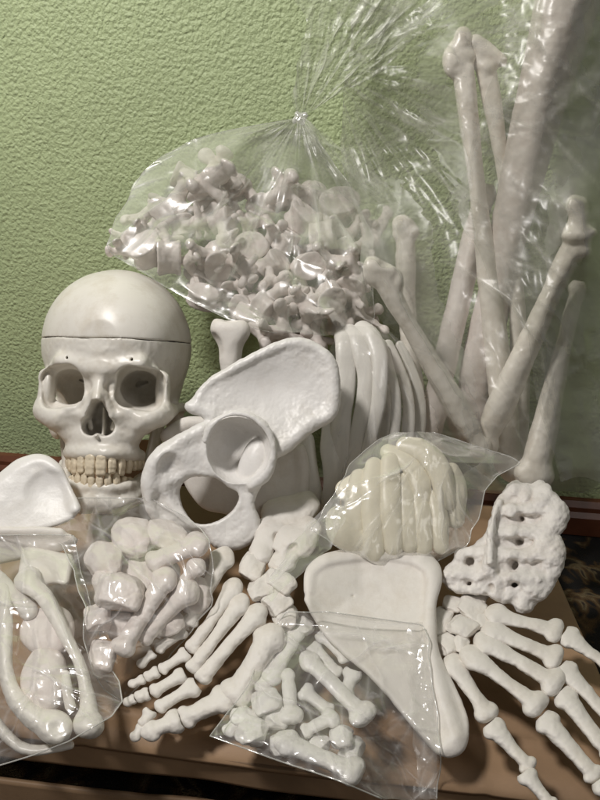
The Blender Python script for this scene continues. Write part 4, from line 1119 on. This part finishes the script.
# big bag over the long bones
lb = thing('plastic_bag', 'big loose clear bag covering the tall long bones against the wall on the right', 'plastic bag', unproj(500, 480, 0.56))
left = [(-30, 345), (40, 350), (90, 342), (140, 338), (190, 350), (230, 366), (262, 362), (300, 366), (330, 385), (370, 410), (410, 420), (440, 424), (470, 440), (492, 470)]
right = [(-30, 660), (200, 660), (400, 650), (470, 640), (485, 620), (492, 606)]
def lbase(x, y): return np.minimum(wall_depth(x, y, 0.02), 0.64)
drape('bag_front', left, right, lbase, by_group(LG), M['film_big'], lb, (210, 260), 4.0, 250, 130, 1.8, 12, (330, 70), 2.2, 0, 2.0, '', 0, 150)
left2 = [(-30, 520), (60, 500), (140, 470), (200, 455), (240, 470), (330, 520), (480, 560)]
drape('bag_fold', left2, [(-30, 660), (480, 640)], lambda x, y: np.minimum(wall_depth(x, y, 0.05), 0.60) - 0.004, by_group(LG), M['film_big'], lb, (90, 130), 6, 200, 50, 2.0, 15, (470, 170), 3.0, 0, 4.0)

# rib bag
rb = thing('plastic_bag', 'narrow clear bag stretched round the bundle of ribs', 'plastic bag', unproj(365, 500, 0.55))
left = [(326, 336), (345, 330), (380, 334), (420, 328), (450, 322), (490, 316), (520, 312)]
right = [(326, 380), (345, 402), (380, 420), (420, 426), (450, 424), (490, 400), (520, 370)]
drape('bag_front', left, right, dconst(0.60), rib_objs, M['film'], rb, (110, 170), 3.5, 200, 45, 1.5, 21, (360, 300), 1.2, 0, 2.0)

# pointed bag of cartilage
cb = thing('plastic_bag', 'pointed clear bag holding yellowish cartilage strips, lying over the shoulder blade', 'plastic bag', unproj(410, 565, 0.46))
left = [(432, 398), (440, 378), (452, 362), (470, 347), (490, 336), (510, 322), (530, 312), (545, 330), (556, 350), (566, 372), (572, 385)]
right = [(432, 432), (440, 462), (450, 490), (457, 512), (463, 522), (475, 498), (490, 486), (520, 478), (545, 468), (560, 440), (568, 425), (572, 410)]
drape('bag_front', left, right, dconst(0.488, gy=-0.0003, cy=510), by_group('yellowish cartilage strips in the pointed bag'), M['film_cart'], cb, (190, 150), 4.0, 200, 80, 1.8, 31, (430, 440), 1.5, 0, 2.0, 'lrb')
left = [(490, 338), (520, 312), (550, 285), (575, 272), (600, 265)]
right = [(490, 350), (520, 345), (550, 330), (575, 300), (600, 275)]
drape('bag_tail', left, right, dslope(490, 0.10, 600, 0.085), [], M['film_milk'], cb, (40, 60), 3, 5, 25, 2.5, 33, (350, 480), 3.0, 0, 2.0)

# front bag with the folded hand
fb = thing('plastic_bag', 'flat clear bag with a folded skeleton hand, hanging over the front edge of the box', 'plastic bag', unproj(320, 760, 0.36))
left = [(612, 288), (630, 272), (660, 262), (700, 238), (720, 224), (736, 212), (750, 250), (765, 290), (780, 335), (800, 385)]
right = [(612, 330), (625, 420), (640, 428), (680, 432), (720, 437), (760, 440), (800, 437)]
hand2 = kids('folded skeleton hand')
scap = kids('broad dished white')
def fbase(x, y): return np.minimum(dslope(612, 0.045, 740, 0.006)(x, y), 0.40 + 0.0003 * (760 - y))
drape('bag_front', left, right, fbase, hand2 + scap, M['film_milk'], fb, (190, 180), 4.0, 200, 90, 1.6, 41, None, 1.5, 0, 1.5, 'lrt')
drape('bag_fold', [(622, 408), (700, 412), (760, 415), (800, 418)], [(622, 422), (700, 434), (760, 438), (800, 436)], lambda x, y: fbase(x, y) - 0.018, scap, M['film_milk'], fb, (24, 90), 3, 60, 25, 2.5, 42, None, 2.0, 0, 2.0)

# bag with the folded foot
pb = thing('plastic_bag', 'clear bag with a folded skeleton foot, its open end pointing up to the jaw', 'plastic bag', unproj(140, 660, 0.45))
left = [(498, 60), (515, 42), (530, 40), (545, 60), (570, 76), (600, 82), (640, 86), (670, 92), (690, 104), (700, 118)]
right = [(498, 150), (515, 185), (540, 208), (570, 214), (600, 212), (630, 195), (660, 168), (685, 140), (700, 126)]
drape('bag_front', left, right, lambda x, y: dslope(498, 0.072, 700, 0.006)(x, y), kids('folded skeleton foot'), M['film'], pb, (160, 180), 4.0, 200, 80, 1.5, 51, None, 1.5, 0, 2.0, 'lrt', 0.0004)

# left bag
lf = thing('plastic_bag', 'clear bag with greenish bones and kneecaps at the left edge of the box', 'plastic bag', unproj(40, 740, 0.38))
left = [(535, -60), (600, -60), (700, -60), (772, -60)]
right = [(535, 70), (560, 78), (600, 90), (640, 100), (680, 118), (700, 124), (715, 112), (740, 70), (755, 30), (765, 0), (772, -30)]
drape('bag_front', left, right, lambda x, y: dslope(535, 0.055, 745, 0.005)(x, y), by_group('bones in the bag at the left edge'), M['film'], lf, (160, 190), 4.0, 200, 80, 1.6, 61, None, 1.5, 0, 2.0, 'rt', 0.0004)

# ------------------------------------------------------------------ light
def area(name, loc, target, size, energy, color):
    l = bpy.data.lights.new(name, 'AREA'); l.shape = 'DISK'; l.size = size; l.energy = energy; l.color = color
    o = bpy.data.objects.new(name, l); COL.objects.link(o); o.location = loc
    o.rotation_euler = (Vector(target) - Vector(loc)).to_track_quat('-Z', 'Y').to_euler()
area('ceiling_lamp', (-0.62, 0.10, 1.3), (0.0, 0.55, 0.1), 0.2, 15, (1.0, 0.96, 0.925))
area('room_lamp', (0.9, -0.6, 1.3), (0.1, 0.5, 0.1), 0.5, 2.2, (1.0, 0.96, 0.92))
w = bpy.data.worlds.new('World'); SC.world = w; w.use_nodes = True
w.node_tree.nodes['Background'].inputs['Color'].default_value = (1.0, 0.97, 0.94, 1); w.node_tree.nodes['Background'].inputs['Strength'].default_value = 0.095

SC.view_settings.view_transform = 'Standard'; SC.view_settings.look = 'None'; SC.view_settings.exposure = 0
SC.cycles.use_denoising = True
SC.cycles.transparent_max_bounces = 32
SC.cycles.max_bounces = 5
SC.cycles.use_adaptive_sampling = True
SC.cycles.adaptive_threshold = 0.03
SC.cycles.sample_clamp_indirect = 4
SC.render.engine = 'CYCLES'
